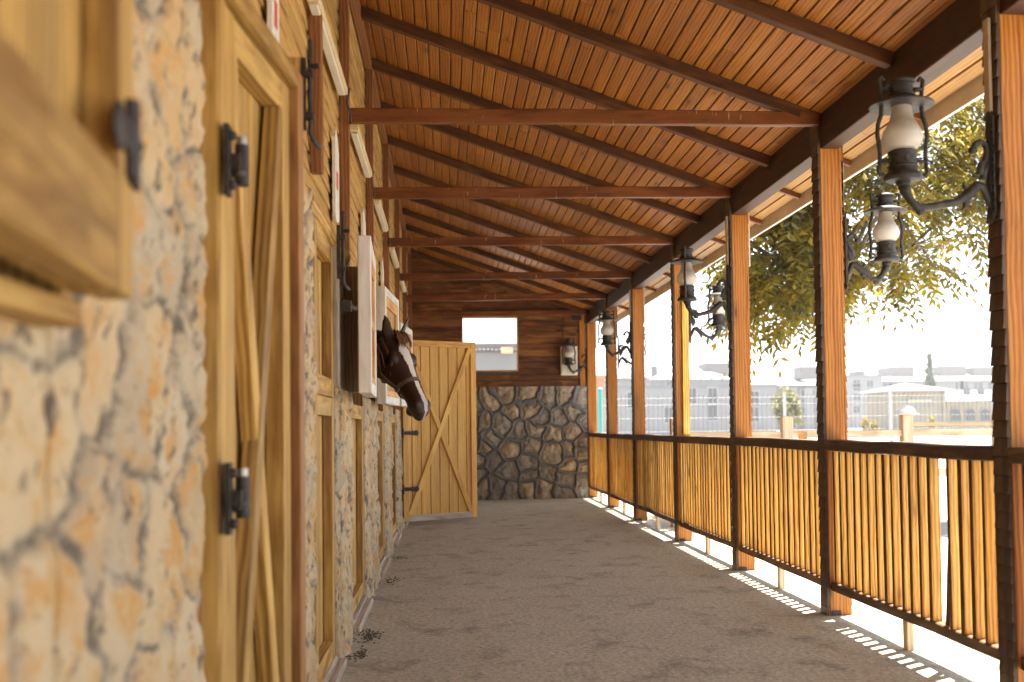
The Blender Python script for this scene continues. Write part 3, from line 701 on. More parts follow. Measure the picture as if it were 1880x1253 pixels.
def lantern(label, loc, rz, reach=.34, spin=0.):
    r = thing('lantern', label, 'lantern', loc, 'oil-lamp style lanterns on the posts', rz)
    mb = MB(); mb.box((0,-.028,-.2),(.010,.028,.21)); mb.box((.010,-.012,-.19),(.018,.012,.2)); mb.ball((.008,0,.21),.028,12,6,(.4,1,1.2)); mb.ball((.008,0,-.2),.026,12,6,(.4,1,1.2))
    for q in range(14): mb.ball((.012,.022,-.18+q*.028),.005,6,4); mb.ball((.012,-.022,-.18+q*.028),.005,6,4)
    mb.build('wall_plate', m_lamp, r)
    mb = MB(); L = reach
    sp = [(.085,.075),(.072,.098),(.05,.108),(.03,.095),(.022,.07),(.03,.035),(.05,.005),(.055,-.03)]
    mb.tube([(a,0,c) for a, c in sp], [.014,.013,.013,.013,.013,.014,.017,.016], 9); mb.ball((.085,0,.072),.018,10,6)
    ar = [(.01,0,-.16),(.03,0,-.12),(.045,0,-.08),(.07,0,-.075),(.105,0,-.11),(.16,0,-.145),(L-.10,0,-.165),(L-.06,0,-.168),(L-.03,0,-.14),(L-.01,0,-.105),(L,0,-.07)]
    mb.tube(ar, [.012,.015,.018,.022,.024,.017,.015,.02,.017,.022,.026], 9)
    mb.tube([(.01,0,.03),(.03,0,.0),(.045,0,-.05)], [.01,.014,.016], 8)
    for c in ((.075,0,-.085),(L-.07,0,-.178),(.12,0,-.135)): mb.ball(c,.022,8,6,(1,.7,1))
    mb.tube([(.105,0,-.10),(.13,0,-.075),(.125,0,-.06)], [.012,.008,.003], 6); mb.tube([(.12,0,-.13),(.125,0,-.165),(.14,0,-.175)], [.012,.008,.003], 6)
    mb.build('arm', m_lamp, r, smooth=True)
    cs = (L,0,0)
    mb = MB(); mb.lathe([(.018,-.085),(.03,-.075),(.03,-.062),(.07,-.058),(.078,-.05),(.078,-.044),(.07,-.03),(.058,-.02),(.055,-.012),(.06,-.008),(.06,.0),(.054,.006),(.054,.045),(.06,.05),(.06,.06),(.05,.064)], cs, 28)
    for q in range(4):
        a = q*math.pi/2+math.pi/2+spin; mb.lathe([(.013,-.004),(.013,.004)], (0,0,0), 10); 
        n0 = len(mb.v)-20
        for t_ in range(n0, len(mb.v)):
            v = Vector(mb.v[t_]); mb.v[t_] = tuple(Vector((L,0,.025)) + Vector((math.cos(a),math.sin(a),0))*(.056+v.z) + Vector((-math.sin(a),math.cos(a),0))*v.x + Vector((0,0,1))*v.y)
    mb.build('burner', m_lamp, r, bevel=0)
    mb = MB(); mb.lathe([(.044,.064),(.062,.075),(.077,.095),(.082,.118),(.078,.14),(.064,.165),(.05,.19),(.042,.22),(.039,.25),(.038,.275)], cs, 32); mb.build('glass_chimney', m_glass, r, smooth=True)
    mb = MB(); mb.lathe([(.128,.246),(.131,.25),(.129,.254),(.10,.266),(.06,.281),(.045,.286),(.045,.274),(.1,.256)], cs, 36); mb.build('shade', m_lamp, r)
    mb = MB(); mb.lathe([(.05,.283),(.056,.288),(.056,.296),(.047,.302),(.047,.335),(.056,.34),(.058,.348),(.05,.358),(.02,.366)], cs, 24)
    mb.build('cap', m_lamp, r)
    for s_ in (-1,1):
        mb = MB(); dx, dy = math.cos(spin)*s_, math.sin(spin)*s_
        pr = [(.072,.352),(.082,.366),(.093,.356),(.09,.33),(.086,.295),(.085,.25),(.088,.21),(.102,.17),(.106,.13),(.1,.09),(.096,.05),(.1,.0),(.104,-.022),(.096,-.04),(.084,-.03)]
        mb.tube([(L+a*dx, a*dy, c) for a, c in pr], [.008,.009]+[.0095]*11+[.009,.007], 8)
        mb.tube([(L+.045*dx,.045*dy,.318),(L+.09*dx,.09*dy,.318)],.01,8); mb.tube([(L+.05*dx,.05*dy,.025),(L+.098*dx,.098*dy,.02)],.0085,8)
        mb.build('guard_bar', m_lamp, r, smooth=True)
    return r
lantern('large dark lantern with white glass at the upper right, on the blurred post', (PX-.001,POSTY[3]+.05,2.19), math.pi, .385)
lantern('dark lantern hung outside in front of the tree leaves', (PX+PW+.017,POSTY[4]+.045,2.19), 0, .27)
lantern('lantern overlapping the post with the paler split side, arm from its right', (PX-.001,POSTY[5]+.05,2.19), math.pi, .34, 1.2)
lantern('lantern half hidden behind the scroll arm of another, against leaves', (PX+PW+.017,POSTY[6]+.045,2.19), 0, .30)
lantern('small far lantern hanging between two far posts', (PX-.001,POSTY[7]+.05,2.19), math.pi, .30)
lantern('lantern mostly hidden by a far post, only its scroll arm showing', (PX+PW+.017,POSTY[8]+.045,2.19), 0, .30)
lantern('farthest lantern in front of the cream electric box', (PX-.001,POSTY[9]-.13,2.19), math.pi, .30)

# ------------------------------------------------------------------ the horse
def horse():
    root = thing('horse', 'dark chestnut horse with white blaze and halter looking out over the half door', 'horse', (-2.0,7.05,0))
    base = Vector((-2.0,7.05,0))
    poll = Vector((-.318,7.14,1.762)); LN = .56
    phi = R(44); hd = Vector((math.cos(phi), -math.sin(phi), 0)); rt = Vector((-math.sin(phi), -math.cos(phi), 0)); up = Vector((0,0,1))
    pit = R(61); a = hd*math.cos(pit) - up*math.sin(pit); n = hd*math.sin(pit) + up*math.cos(pit)
    T = [0,.08,.18,.28,.38,.48,.58,.68,.78,.87,.94,1.0]
    D = [.17,.225,.262,.275,.255,.215,.17,.145,.135,.135,.122,.075]
    Wd = [.072,.088,.102,.108,.1,.082,.066,.058,.058,.066,.064,.045]
    NO = [-.01,.0,.008,.012,.010,.004,-.002,-.004,-.002,.0,-.008,-.026]
    ip = lambda arr, t: float(np.interp(t, T, arr))
    def hp(t, ang, k=1.0):        # point on the head surface; ang 0 = bridge of the nose, +90 = right side
        d, w, no = ip(D,t), ip(Wd,t), ip(NO,t); c, s_ = math.cos(ang), math.sin(ang)
        wide = w*(1.0 if c > -.2 else 1-.38*(-c-.2)/.8)
        sx = math.copysign(abs(s_)**.8, s_); cx = math.copysign(abs(c)**.85, c)
        return poll + a*(LN*t) + n*(no - d/2 + cx*d/2*k) + rt*(sx*wide*k)
    mb = MB(); N = 24; vs = []
    ts = np.linspace(0, 1, 26)
    for t in ts: vs += [hp(t, 2*math.pi*k/N) for k in range(N)]
    fs = [(i*N+k, i*N+(k+1)%N, i*N+N+(k+1)%N, i*N+N+k) for i in range(len(ts)-1) for k in range(N)]
    fs += [tuple(range(N-1,-1,-1)), tuple((len(ts)-1)*N+k for k in range(N))]; mb.add(vs, fs)
    P = lambda t, u, m: poll + a*(LN*t) + rt*u + n*m
    for s_ in (-1,1):
        mb.ball(P(.30, s_*.085,-.040), .036, 10, 7); mb.ball(P(.27, s_*.086,-.028), .026, 10, 7)    # brow over the eye
        mb.ball(P(.24, s_*.055,-.165), .085, 12, 8, (.9,.9,1.1))                                   # cheek
        mb.ball(P(.90, s_*.045,-.04), .036, 10, 7); mb.ball(P(.97, s_*.022,-.055), .036, 10, 7)
        # ear: leaf-shaped shell
        e0 = P(.015, s_*.058,-.03); ed = (up*1.0 + rt*s_*.30 + hd*.10).normalized(); L = .165
        fr = (hd*.8 + rt*s_*.6); fr = (fr-ed*fr.dot(ed)).normalized(); sd = ed.cross(fr); ring = []
        for q, (f, w, dp) in enumerate([(-.12,.03,.028),(.1,.036,.024),(.3,.042,.02),(.55,.036,.016),(.8,.02,.012),(1.0,.003,.003)]):
            for k in range(10):
                an = 2*math.pi*k/10; fx = math.cos(an)*dp; fx = fx*(1 if fx < 0 else .25) if 0 < q < 5 else fx
                ring.append(e0 + ed*(L*f) + sd*(math.sin(an)*w) + fr*(fx+.012*f*f))
        mb.add(ring, [(i*10+k, i*10+(k+1)%10, i*10+10+(k+1)%10, i*10+10+k) for i in range(5) for k in range(10)]+[tuple(range(9,-1,-1)), tuple(50+k for k in range(10))])
    mb.ball(P(.90,0,-.125), .045, 10, 7, (1,1,.8)); mb.ball(P(.985,0,-.085), .042, 10, 7)                     # chin and lips
    # neck, trunk and legs
    def loft(cs, nseg=24):
        vs = []; m = len(cs)
        for i, (c, w, h) in enumerate(cs):
            c = Vector(c); t = (Vector(cs[min(i+1,m-1)][0])-Vector(cs[max(i-1,0)][0])).normalized()
            sd = t.cross(up).normalized(); u2 = sd.cross(t)
            for k in range(nseg):
                an = 2*math.pi*k/nseg; vs.append(c + sd*(math.cos(an)*w) + u2*(math.sin(an)*h))
        mb.add(vs, [(i*nseg+k, i*nseg+(k+1)%nseg, i*nseg+nseg+(k+1)%nseg, i*nseg+nseg+k) for i in range(m-1) for k in range(nseg)]+[tuple(range(nseg-1,-1,-1)), tuple((m-1)*nseg+k for k in range(nseg))])
    pc = poll + a*.05 - n*.10
    loft([(tuple(pc+hd*.03),.07,.10),(tuple(pc-hd*.10+up*.0),.085,.14),((-.72,7.24,1.60),.10,.17),((-.95,7.20,1.52),.12,.21),((-1.2,7.12,1.42),.15,.25),((-1.45,7.07,1.33),.2,.3),((-1.7,7.05,1.26),.25,.33),((-2.1,7.05,1.22),.3,.34),((-2.6,7.05,1.22),.32,.34),((-3.0,7.05,1.26),.28,.31),((-3.25,7.05,1.28),.16,.2)])
    for x, s_ in ((-1.62,-1),(-1.62,1)):
        y = 7.05+s_*.16; mb.tube([(x,y,1.2),(x+.02,y,.95),(x+.02,y,.72),(x+.03,y,.55),(x+.02,y,.5),(x+.02,y,.22),(x+.04,y,.14),(x+.05,y,.06),(x+.06,y,.0)], [.15,.11,.075,.055,.045,.036,.04,.04,.06], 12)
    for x, s_ in ((-3.02,-1),(-3.02,1)):
        y = 7.05+s_*.17; mb.tube([(x,y,1.25),(x+.1,y,1.0),(x+.08,y,.8),(x-.05,y,.62),(x-.12,y,.53),(x-.08,y,.3),(x-.07,y,.16),(x-.03,y,.07),(x-.02,y,.0)], [.2,.17,.12,.07,.055,.038,.042,.04,.06], 12)
    # merge into one skin
    tmp = bpy.data.meshes.new('tmp'); tmp.from_pydata(mb.v, [], mb.f); to = bpy.data.objects.new('tmp', tmp); COL.objects.link(to)
    md = to.modifiers.new('r', 'REMESH'); md.mode = 'VOXEL'; md.voxel_size = .0105; md.use_smooth_shade = True
    sm = to.modifiers.new('s', 'SMOOTH'); sm.factor = .5; sm.iterations = 4
    dg = bpy.context.evaluated_depsgraph_get(); me = bpy.data.meshes.new_from_object(to.evaluated_get(dg)); bpy.data.objects.remove(to)
    V = np.empty(len(me.vertices)*3); me.vertices.foreach_get('co', V); V = V.reshape(-1,3)
    Q = V-np.array(poll); t = Q@np.array(a)/LN; u = Q@np.array(rt); m = Q@np.array(n)
    wob = .006*(fbm(t*14+5, u*40, 2, 81)-.5)*2
    wdt = np.interp(t, [.10,.16,.24,.34,.45,.6,.75,.86,.95,1.02], [0,.030,.042,.034,.023,.019,.017,.019,.018,.008]) + wob
    cen = np.interp(t, [.1,.5,1.0], [0,-.004,-.010])
    bl = ((np.abs(u-cen) < wdt) & (m > -.075) & (t > .1) & (t < 1.06)).astype('f')
    noz = np.clip((t-.80)/.1, 0, 1)*(np.abs(u) < .12)*(t < 1.3)*(m > -.3)
    nost = np.zeros(len(V))
    for s_ in (-1,1):
        c = np.array(P(.905, s_*.066, -.045)); d = np.linalg.norm((V-c)*[1,1,.75], axis=1); nost = np.maximum(nost, np.clip(1-d/.03, 0, 1))
        nrm = np.array(rt)*s_*.018 + np.array(n)*.004; V -= np.clip(1-d/.024, 0, 1)[:,None]**.5*nrm
        # eye socket
        c = np.array(P(.33, s_*.1, -.062)); d = np.linalg.norm(V-c, axis=1); V -= np.clip(1-d/.03,0,1)[:,None]*np.array(rt)*s_*.010
    w = NT('chestnut_horse_coat'); p = w.objco(); b_ = w.attr('blaze'); nz = w.attr('nose'); ns = w.attr('nost')
    nn = w.noise(w.vmath('MULTIPLY', p, (1,1,.5)), 90, 3, .6); n2 = w.noise(p, 6, 3)
    c = w.mix(n2, (.02,.009,.006), (.05,.02,.01)); c = w.mix(w.math('MULTIPLY', nn, .35), c, (.075,.03,.014))
    c = w.mix(w.math('MULTIPLY', nz, .6), c, (.028,.02,.018)); bw = w.mix(w.math('MULTIPLY', nz, .7), (.66,.6,.54), (.4,.3,.27))
    be = w.math('GREATER_THAN', w.math('MULTIPLY_ADD', w.noise(p, 120, 2), .5, b_), .72)
    c = w.mix(be, c, bw); c = w.mix(ns, c, (.01,.007,.006)); w.l(c, w.b.inputs['Base Color']); w.b.inputs['Roughness'].default_value = .5; w.b.inputs['Specular IOR Level'].default_value = .3
    w.bump(nn, .15, .004)
    F = [tuple(pl.vertices) for pl in me.polygons]
    o = raw('body', V-np.array(base), F, w.m, None, {'blaze': bl, 'nose': noz, 'nost': nost}); o.parent = root
    m_eye = plain('dark_wet_eye', (.012,.008,.006), .08)
    m_hair = wood('reddish_mane_hair', (.05,.016,.007), (.11,.036,.014), (.2,.075,.028), rough=.5, knots=0, var=.5)
    m_halt = plain('dark_brown_webbing', (.13,.085,.06), .7, 0, 60, .3)
    for s_ in (-1,1):
        e = MB(); c = P(.33, s_*.094,-.062); e.ball(c, .0215, 14, 10); x = e.build('eye', m_eye, None, tuple(base), smooth=True); x.parent = root; x.location = (0,0,0)
        e = MB(); pts = [c + rt*s_*.012 + n*(.024*math.cos(q)) + a*(.027*math.sin(q)) for q in np.linspace(-1.5,1.5,7)]
        e.tube(pts, [.002,.006,.0075,.008,.0075,.006,.002], 7); x = e.build('eyelid', m_hair, None, tuple(base), smooth=True); x.parent = root; x.location = (0,0,0)
    h = MB()
    for q in range(46):
        u0 = random.uniform(-.045,.045); s0 = P(random.uniform(-.05,.02), u0, .012+random.uniform(-.02,.01)); ln = random.uniform(.05,.12); du = random.uniform(-.03,.03)
        pts = [s0]+[P(f*ln/LN, u0+du*f+random.uniform(-.004,.004), .02+.018*math.sin(3*f)) for f in (.25,.5,.75,1)]
        h.tube(pts, [.005,.006,.005,.004,.001], 5)
    x = h.build('forelock', m_hair, None, tuple(base), smooth=True); x.parent = root; x.location = (0,0,0)
    h = MB()
    for q in range(120):
        f = random.random(); c = Vector((-.40,7.2,1.745)).lerp(Vector((-1.5,7.06,1.64)), f) + Vector((0,random.uniform(-.02,.02),random.uniform(-.04,0)))
        sd = Vector((.05,-.1,0)); h.tube([c, c+sd*.6+Vector((0,0,.01)), c+sd*1.1+Vector((.02,0,-.08)), c+sd*1.25+Vector((.03,0,-.2+random.uniform(-.05,.05)))], [.006,.007,.006,.002], 5)
    x = h.build('mane', m_hair, None, tuple(base), smooth=True); x.parent = root; x.location = (0,0,0)
    def strap(pts, wdt=.026, th=.006):
        pts = [Vector(q) for q in pts]; ctr = P(.4,0,-.12)
        vs = []; mstr = []
        for i, q in enumerate(pts):
            tt = (pts[min(i+1,len(pts)-1)]-pts[max(i-1,0)]).normalized(); axp = poll + a*((q-poll).dot(a)) - n*.11
            out = (q-axp); out = (out-tt*out.dot(tt)).normalized(); sdv = tt.cross(out)
            for s1, s2 in ((-1,0),(1,0),(1,1),(-1,1)): vs.append(q + sdv*(s1*wdt/2) + out*(s2*th))
        m_ = len(pts); st.add(vs, [(4*i+k,4*i+(k+1)%4,4*i+4+(k+1)%4,4*i+4+k) for i in range(m_-1) for k in range(4)]+[(3,2,1,0),tuple(4*(m_-1)+k for k in range(4))])
    st = MB()
    strap([hp(.60, q, 1.03) for q in np.linspace(0, 2*math.pi, 26)])
    for s_ in (-1,1):
        strap([hp(t_, s_*ag, 1.035) for t_, ag in ((.60,1.95),(.5,1.95),(.4,1.9),(.28,1.85),(.16,1.8),(.06,1.7),(.0,1.4))])
        strap([hp(t_, s_*ag, 1.035) for t_, ag in ((.34,1.9),(.36,2.3),(.37,2.7),(.37,3.13))], .022)
    strap([hp(.60,2.3,1.05), hp(.66,2.8,1.1), hp(.68,3.14,1.12), hp(.66,-2.8,1.1), hp(.60,-2.3,1.05)], .022)
    strap([hp(-.0,1.5,1.04), hp(-.0,.8,1.08), hp(.0,0,1.1), hp(.0,-.8,1.08), hp(.0,-1.5,1.04)], .024)
    ho = st.build('halter', m_halt, None, tuple(base)); ho.parent = root; ho.location = (0,0,0)
    for s_ in (-1,1):
        rg = MB(); c = hp(.60, s_*1.95, 1.07); rg.tube([c + a*(.022*math.cos(q)) + n*(.022*math.sin(q)) for q in np.linspace(0,6.283,14)], .0042, 6)
        x = rg.build('ring', m_bolt, None, tuple(base), smooth=True); x.parent = ho; x.location = (0,0,0)
horse()

# ------------------------------------------------------------------ beyond the railing
def pxy(px, py, Y):
    d = _F + CR*((px-1052.33)/2000) - CU*((py-711.7)/2000); return Vector((0,0,EYE)) + d*(Y/d.y)

def leaf_mat(name, cols, transl=.45):
    w = NT(name); r_ = w.attr('rnd'); c = w.ramp(r_, [(i/(len(cols)-1), c) for i, c in enumerate(cols)])
    w.l(c, w.b.inputs['Base Color']); w.b.inputs['Roughness'].default_value = .5; w.b.inputs['Specular IOR Level'].default_value = .3
    tr = w.n('BsdfTranslucent'); w.l(w.mix(1.0, c, (1.0,1.0,.6), 'MULTIPLY'), tr.inputs[0]); mx = w.n('MixShader'); mx.inputs[0].default_value = transl
    w.l(w.b.outputs[0], mx.inputs[1]); w.l(tr.outputs[0], mx.inputs[2]); w.l(mx.outputs[0], w.out.inputs['Surface']); return w.m
m_leaf = leaf_mat('golden_green_leaf', [(.07,.08,.035),(.15,.15,.05),(.26,.21,.035),(.38,.28,.04),(.5,.35,.05)], .5)
m_bark = plain('grey_bark', (.17,.14,.1), .9, 0, 9, .3, bump=.5)
m_needle = leaf_mat('blue_green_needle', [(.1,.13,.1),(.2,.23,.18)], .2)
m_olive = leaf_mat('dusty_olive_leaf', [(.12,.13,.06),(.22,.22,.1),(.3,.27,.12)], .3)

def compound_leaves(name, tips, mat, parent, L=.44, nl=6, lw=.05, ll=.165):
    """each tip = (point, direction): a drooping rachis with paired leaflets"""
    V = []; Fa = []; rn = []
    for p, d in tips:
        p = np.array(p); d = np.array(d); d = d/np.linalg.norm(d); le = L*rng.uniform(.7,1.25)
        side = np.cross(d, [0,0,1.]); side /= np.linalg.norm(side)+1e-9
        base_r = rng.random(); tilt = rng.uniform(-.5,.5)
        for k in range(nl):
            f = (k+.6)/nl; c = p + d*le*f + np.array([0,0,-.45*le*f*f])
            ax = d + np.array([0,0,-.9*f]); ax /= np.linalg.norm(ax)
            for s_ in ((-1,1) if k < nl-1 else (0,)):
                ld = (side*s_*(.9) + ax*.55 + np.array([0,0,-.30+tilt*s_])) if s_ else ax
                ld = ld/np.linalg.norm(ld)+rng.normal(0,.12,3); ld /= np.linalg.norm(ld); q = ll*rng.uniform(.75,1.2)*(1-.35*abs(f-.5))
                up_ = np.cross(ld, ax if s_ else side); nu = np.linalg.norm(up_); up_ = up_/nu if nu > .05 else np.array([0,0,1.])
                wd = np.cross(ld, up_); w_ = lw*rng.uniform(.8,1.2); o = len(V)
                V += [c, c+ld*q*.4+wd*w_*.5+up_*.006, c+ld*q, c+ld*q*.4-wd*w_*.5+up_*.006]
                Fa += [(o,o+1,o+2),(o,o+2,o+3)]; rn += [np.clip(base_r*.6+rng.random()*.4,0,1)]*4
    return raw(name, V, Fa, mat, parent, {'rnd': rn}, smooth=False)

# walnut-like tree close behind the railing
TB = pxy(1533, 800, 13.2); TB.z = -.07
tr = wthing('leafy_tree', 'tree with golden green feather-like leaves hanging beside the verandah', 'tree', tuple(TB))
mb = MB(); mb.tube([TB, TB+Vector((.03,.02,1.2)), TB+Vector((0,.05,2.4)), TB+Vector((.1,.1,3.4))], [.16,.135,.12,.10], 12); 
limbs = []
top = TB+Vector((.1,.1,3.3))
for q in range(15):
    an = q*2.4+.3; el = random.uniform(.15,1.2); Lq = random.uniform(1.3,2.5)
    d = Vector((math.cos(an)*math.cos(el), math.sin(an)*math.cos(el), math.sin(el)))
    s0 = TB+Vector((.05,.08,random.uniform(2.6,3.3))); pts = [s0, s0+d*Lq*.35+Vector((0,0,.12)), s0+d*Lq*.7+Vector((0,0,.12)), s0+d*Lq+Vector((0,0,-.1))]
    mb.tube(pts, [.045,.03,.018,.008], 7); limbs.append(pts)
mb.build('trunk', m_bark, tr, tuple(TB), smooth=True)
tips = []; twigs = MB()
def env_ok(p):            # lower edge of the crown, droops towards its left side
    zl = np.interp(p[0]-TB.x, [-1.6,-1.1,-.4,.4,1.1,1.6,2.0,2.4], [2.4,2.15,2.4,2.45,2.75,3.15,3.7,4.6]); return p[2] > zl
nc = 0
while nc < 210:
    q = rng.normal(0, 1, 3); q /= np.linalg.norm(q); rr = rng.random()**.4
    c = np.array([TB.x+.35, TB.y+.1, 4.35]) + q*rr*np.array([1.85,1.6,2.2])
    if nc < 44: c = np.array([TB.x-.65, TB.y-.1, 3.1]) + q*rr*np.array([.85,.9,.85])      # the low hanging side
    if not env_ok(c+np.array([0,0,-.12])): continue
    nc += 1; out = q*np.array([1,1,.35])+np.array([0,0,.05]); out /= np.linalg.norm(out)
    near = min((l[2] for l in limbs), key=lambda m_: (m_-Vector(c)).length)
    if (near-Vector(c)).length < 1.1: twigs.tube([near, (near+Vector(c))/2+Vector((0,0,.08)), Vector(c)], [.012,.008,.004], 5)
    for k in range(12):
        d = out*.6+rng.normal(0,.75,3); d[2] = d[2]*.5-.05; p = c+rng.normal(0,.10,3); tips.append((p, d))
twigs.build('twigs', m_bark, tr, tuple(TB), smooth=True)
compound_leaves('crown', tips, m_leaf, tr)

def blob_tree(name, label, base, h, rad, n, mat, tr_h, size, cat='tree', group=None, conic=False):
    o = wthing(name, label, cat, tuple(base), group); b_ = Vector(base)
    mb = MB(); mb.tube([b_, b_+Vector((.02*h,0,h*.5)), b_+Vector((0,0,h*(.97 if conic else .75)))], [rad*.09,rad*.06,rad*.02], 8); mb.build('trunk', m_bark, o, tuple(b_))
    V = []; Fa = []; rn = []
    for k in range(n):
        if conic:
            f = rng.random()**.8; lay = np.round(f*9)/9; an = rng.uniform(0,6.28); r0 = rad*(1-lay)*rng.random()**.5*(1.0 if (int(an*1.6+lay*20) % 3) else .6)
            c = np.array(b_)+np.array([math.cos(an)*r0, math.sin(an)*r0, h*(.12+.86*lay)-r0*.25+rng.normal(0,.02*h)]); rr = rng.random()
        else:
            q = rng.normal(0,1,3); q /= np.linalg.norm(q); rr = rng.random()**.45; lump = .8+.3*math.sin(q[0]*5+q[2]*4)*math.cos(q[1]*4+1)
            c = np.array(b_)+np.array([0,0,tr_h+(h-tr_h)/2])+q*rr*lump*np.array([rad,rad,(h-tr_h)/2])
        u_ = rng.normal(0,1,3); u_ /= np.linalg.norm(u_); v_ = np.cross(u_, rng.normal(0,1,3)); v_ /= np.linalg.norm(v_); s_ = size*rng.uniform(.6,1.3); o_ = len(V)
        V += [c-u_*s_, c+v_*s_*.5, c+u_*s_, c-v_*s_*.5]; Fa.append((o_,o_+1,o_+2,o_+3)); rn += [rng.random()]*4
    raw('crown', V, Fa, mat, o, {'rnd': rn}, smooth=False); return o
def gz(px, Y): p = pxy(px, 800, Y); return Vector((p.x, Y, -.07))
blob_tree('round_tree', 'round dusty olive tree before the brown and white apartment block', gz(1447,62), 3.5, 1.0, 2200, m_olive, .6, .14)
blob_tree('conifer', 'dark conifer standing above the pale roofs', gz(1710,165), 11.7, 1.75, 1100, m_needle, 1, .5, conic=True)
for px, Y, h, lab in ((1589,95,1.9,'left yellow shrub before the white apartment block'),(1606,97,1.6,'right yellow shrub before the white apartment block'),(1712,100,1.9,'yellow shrub by the wall of the pavilion')):
    blob_tree('yellow_shrub', lab, gz(px,Y), h, .5, 420, m_leaf, .1, .12, 'shrub', 'yellow shrubs before the houses')

# paddock rail fence
fo = gz(1550, 12.2)
f1 = wthing('paddock_fence', 'pale timber paddock fence just beyond the railing', 'fence', tuple(fo))
fx = [gz(p_, 12.2).x for p_ in (1240,1443,1663,1832,2030)]
for k, x in enumerate(fx):
    mb = MB(); mb.beam((x,12.2,-.07),(x+.01,12.2,1.235),.13,.12,up=(0,1,0)); mb.build('post', m_fence, f1, tuple(fo), bevel=.012)
for k in range(4):
    for z, dz in ((1.03,-.012),(.55,.01)):
        mb = MB(); mb.beam((fx[k]+.066,12.2,z),(fx[k+1]-.056,12.2,z+dz),.05,.085,segs=5,warp=.006); mb.build('rail', m_fence, f1, tuple(fo), bevel=.006)
mb = MB(); mb.beam((fx[2]+.066,12.23,1.125),(fx[3]-.056,12.23,1.11),.05,.05,segs=5,warp=.006); mb.build('rail', m_fence, f1, tuple(fo), bevel=.006)
for x in (fx[1]+.14, fx[1]+.42):
    mb = MB(); mb.box((x,12.165,.965),(x+.1,12.174,1.05)); mb.build('painted_patch', m_orange, f1, tuple(fo))
o = wthing('plastic_hood', 'white domed plastic hood resting on the paddock fence post', 'hood', (fx[2],12.2,1.235))
mb = MB(); mb.lathe([(.115,1.236),(.12,1.25),(.105,1.29),(.075,1.325),(.03,1.345),(.004,1.348)], (fx[2]+.01,12.2,0), 20); mb.build('dome', plain('white_plastic',(.8,.8,.78),.4), o, (fx[2],12.2,1.235), smooth=True)
mb = MB(); mb.lathe([(.115,1.238),(.15,1.243),(.15,1.25),(.118,1.252)], (fx[2]+.01,12.2,0), 20); mb.build('brim', plain('white_plastic_brim',(.78,.77,.74),.4), o, (fx[2],12.2,1.235), smooth=True)

# wire mesh fence
m_wire = plain('grey_galvanised_wire', (.14,.15,.16), .6, .2)
m_fpost = plain('pale_grey_post_paint', (.42,.43,.44), .6); YF = 24.0; wf = wthing('mesh_fence', 'tall grey wire mesh fence crossing behind the paddock', 'fence', (8,YF,0))
x = 2.6
while x < 16:
    mb = MB(); mb.box((x-.03,YF-.03,-.07),(x+.03,YF+.03,1.86)); mb.build('post', m_fpost, wf, (8,YF,0))
    mb = MB(); q = x+.09
    while q < x+2.45: mb.tube([(q,YF,.02),(q,YF,1.72),(q,YF-.09,1.82)], .0055, 4, caps=False); q += .105
    for z in (.1,.4,.7,1.0,1.3,1.6,1.75): mb.tube([(x+.03,YF,z),(x+2.45,YF,z)], .006, 4, caps=False)
    mb.build('mesh_panel', m_wire, wf, (8,YF,0)); x += 2.5
mb = MB(); tp = gz(1103,22); mb.tube([tp, tp+Vector((0,0,1.95))], .045, 12); mb.lathe([(.055,1.95),(.055,1.98),(.02,2.0)], tp, 12)
tag(mb.build('teal_pole', plain('teal_paint', (.06,.36,.36), .5), None, tuple(tp)), 'teal painted pole beyond the farthest railing panel', 'pole')

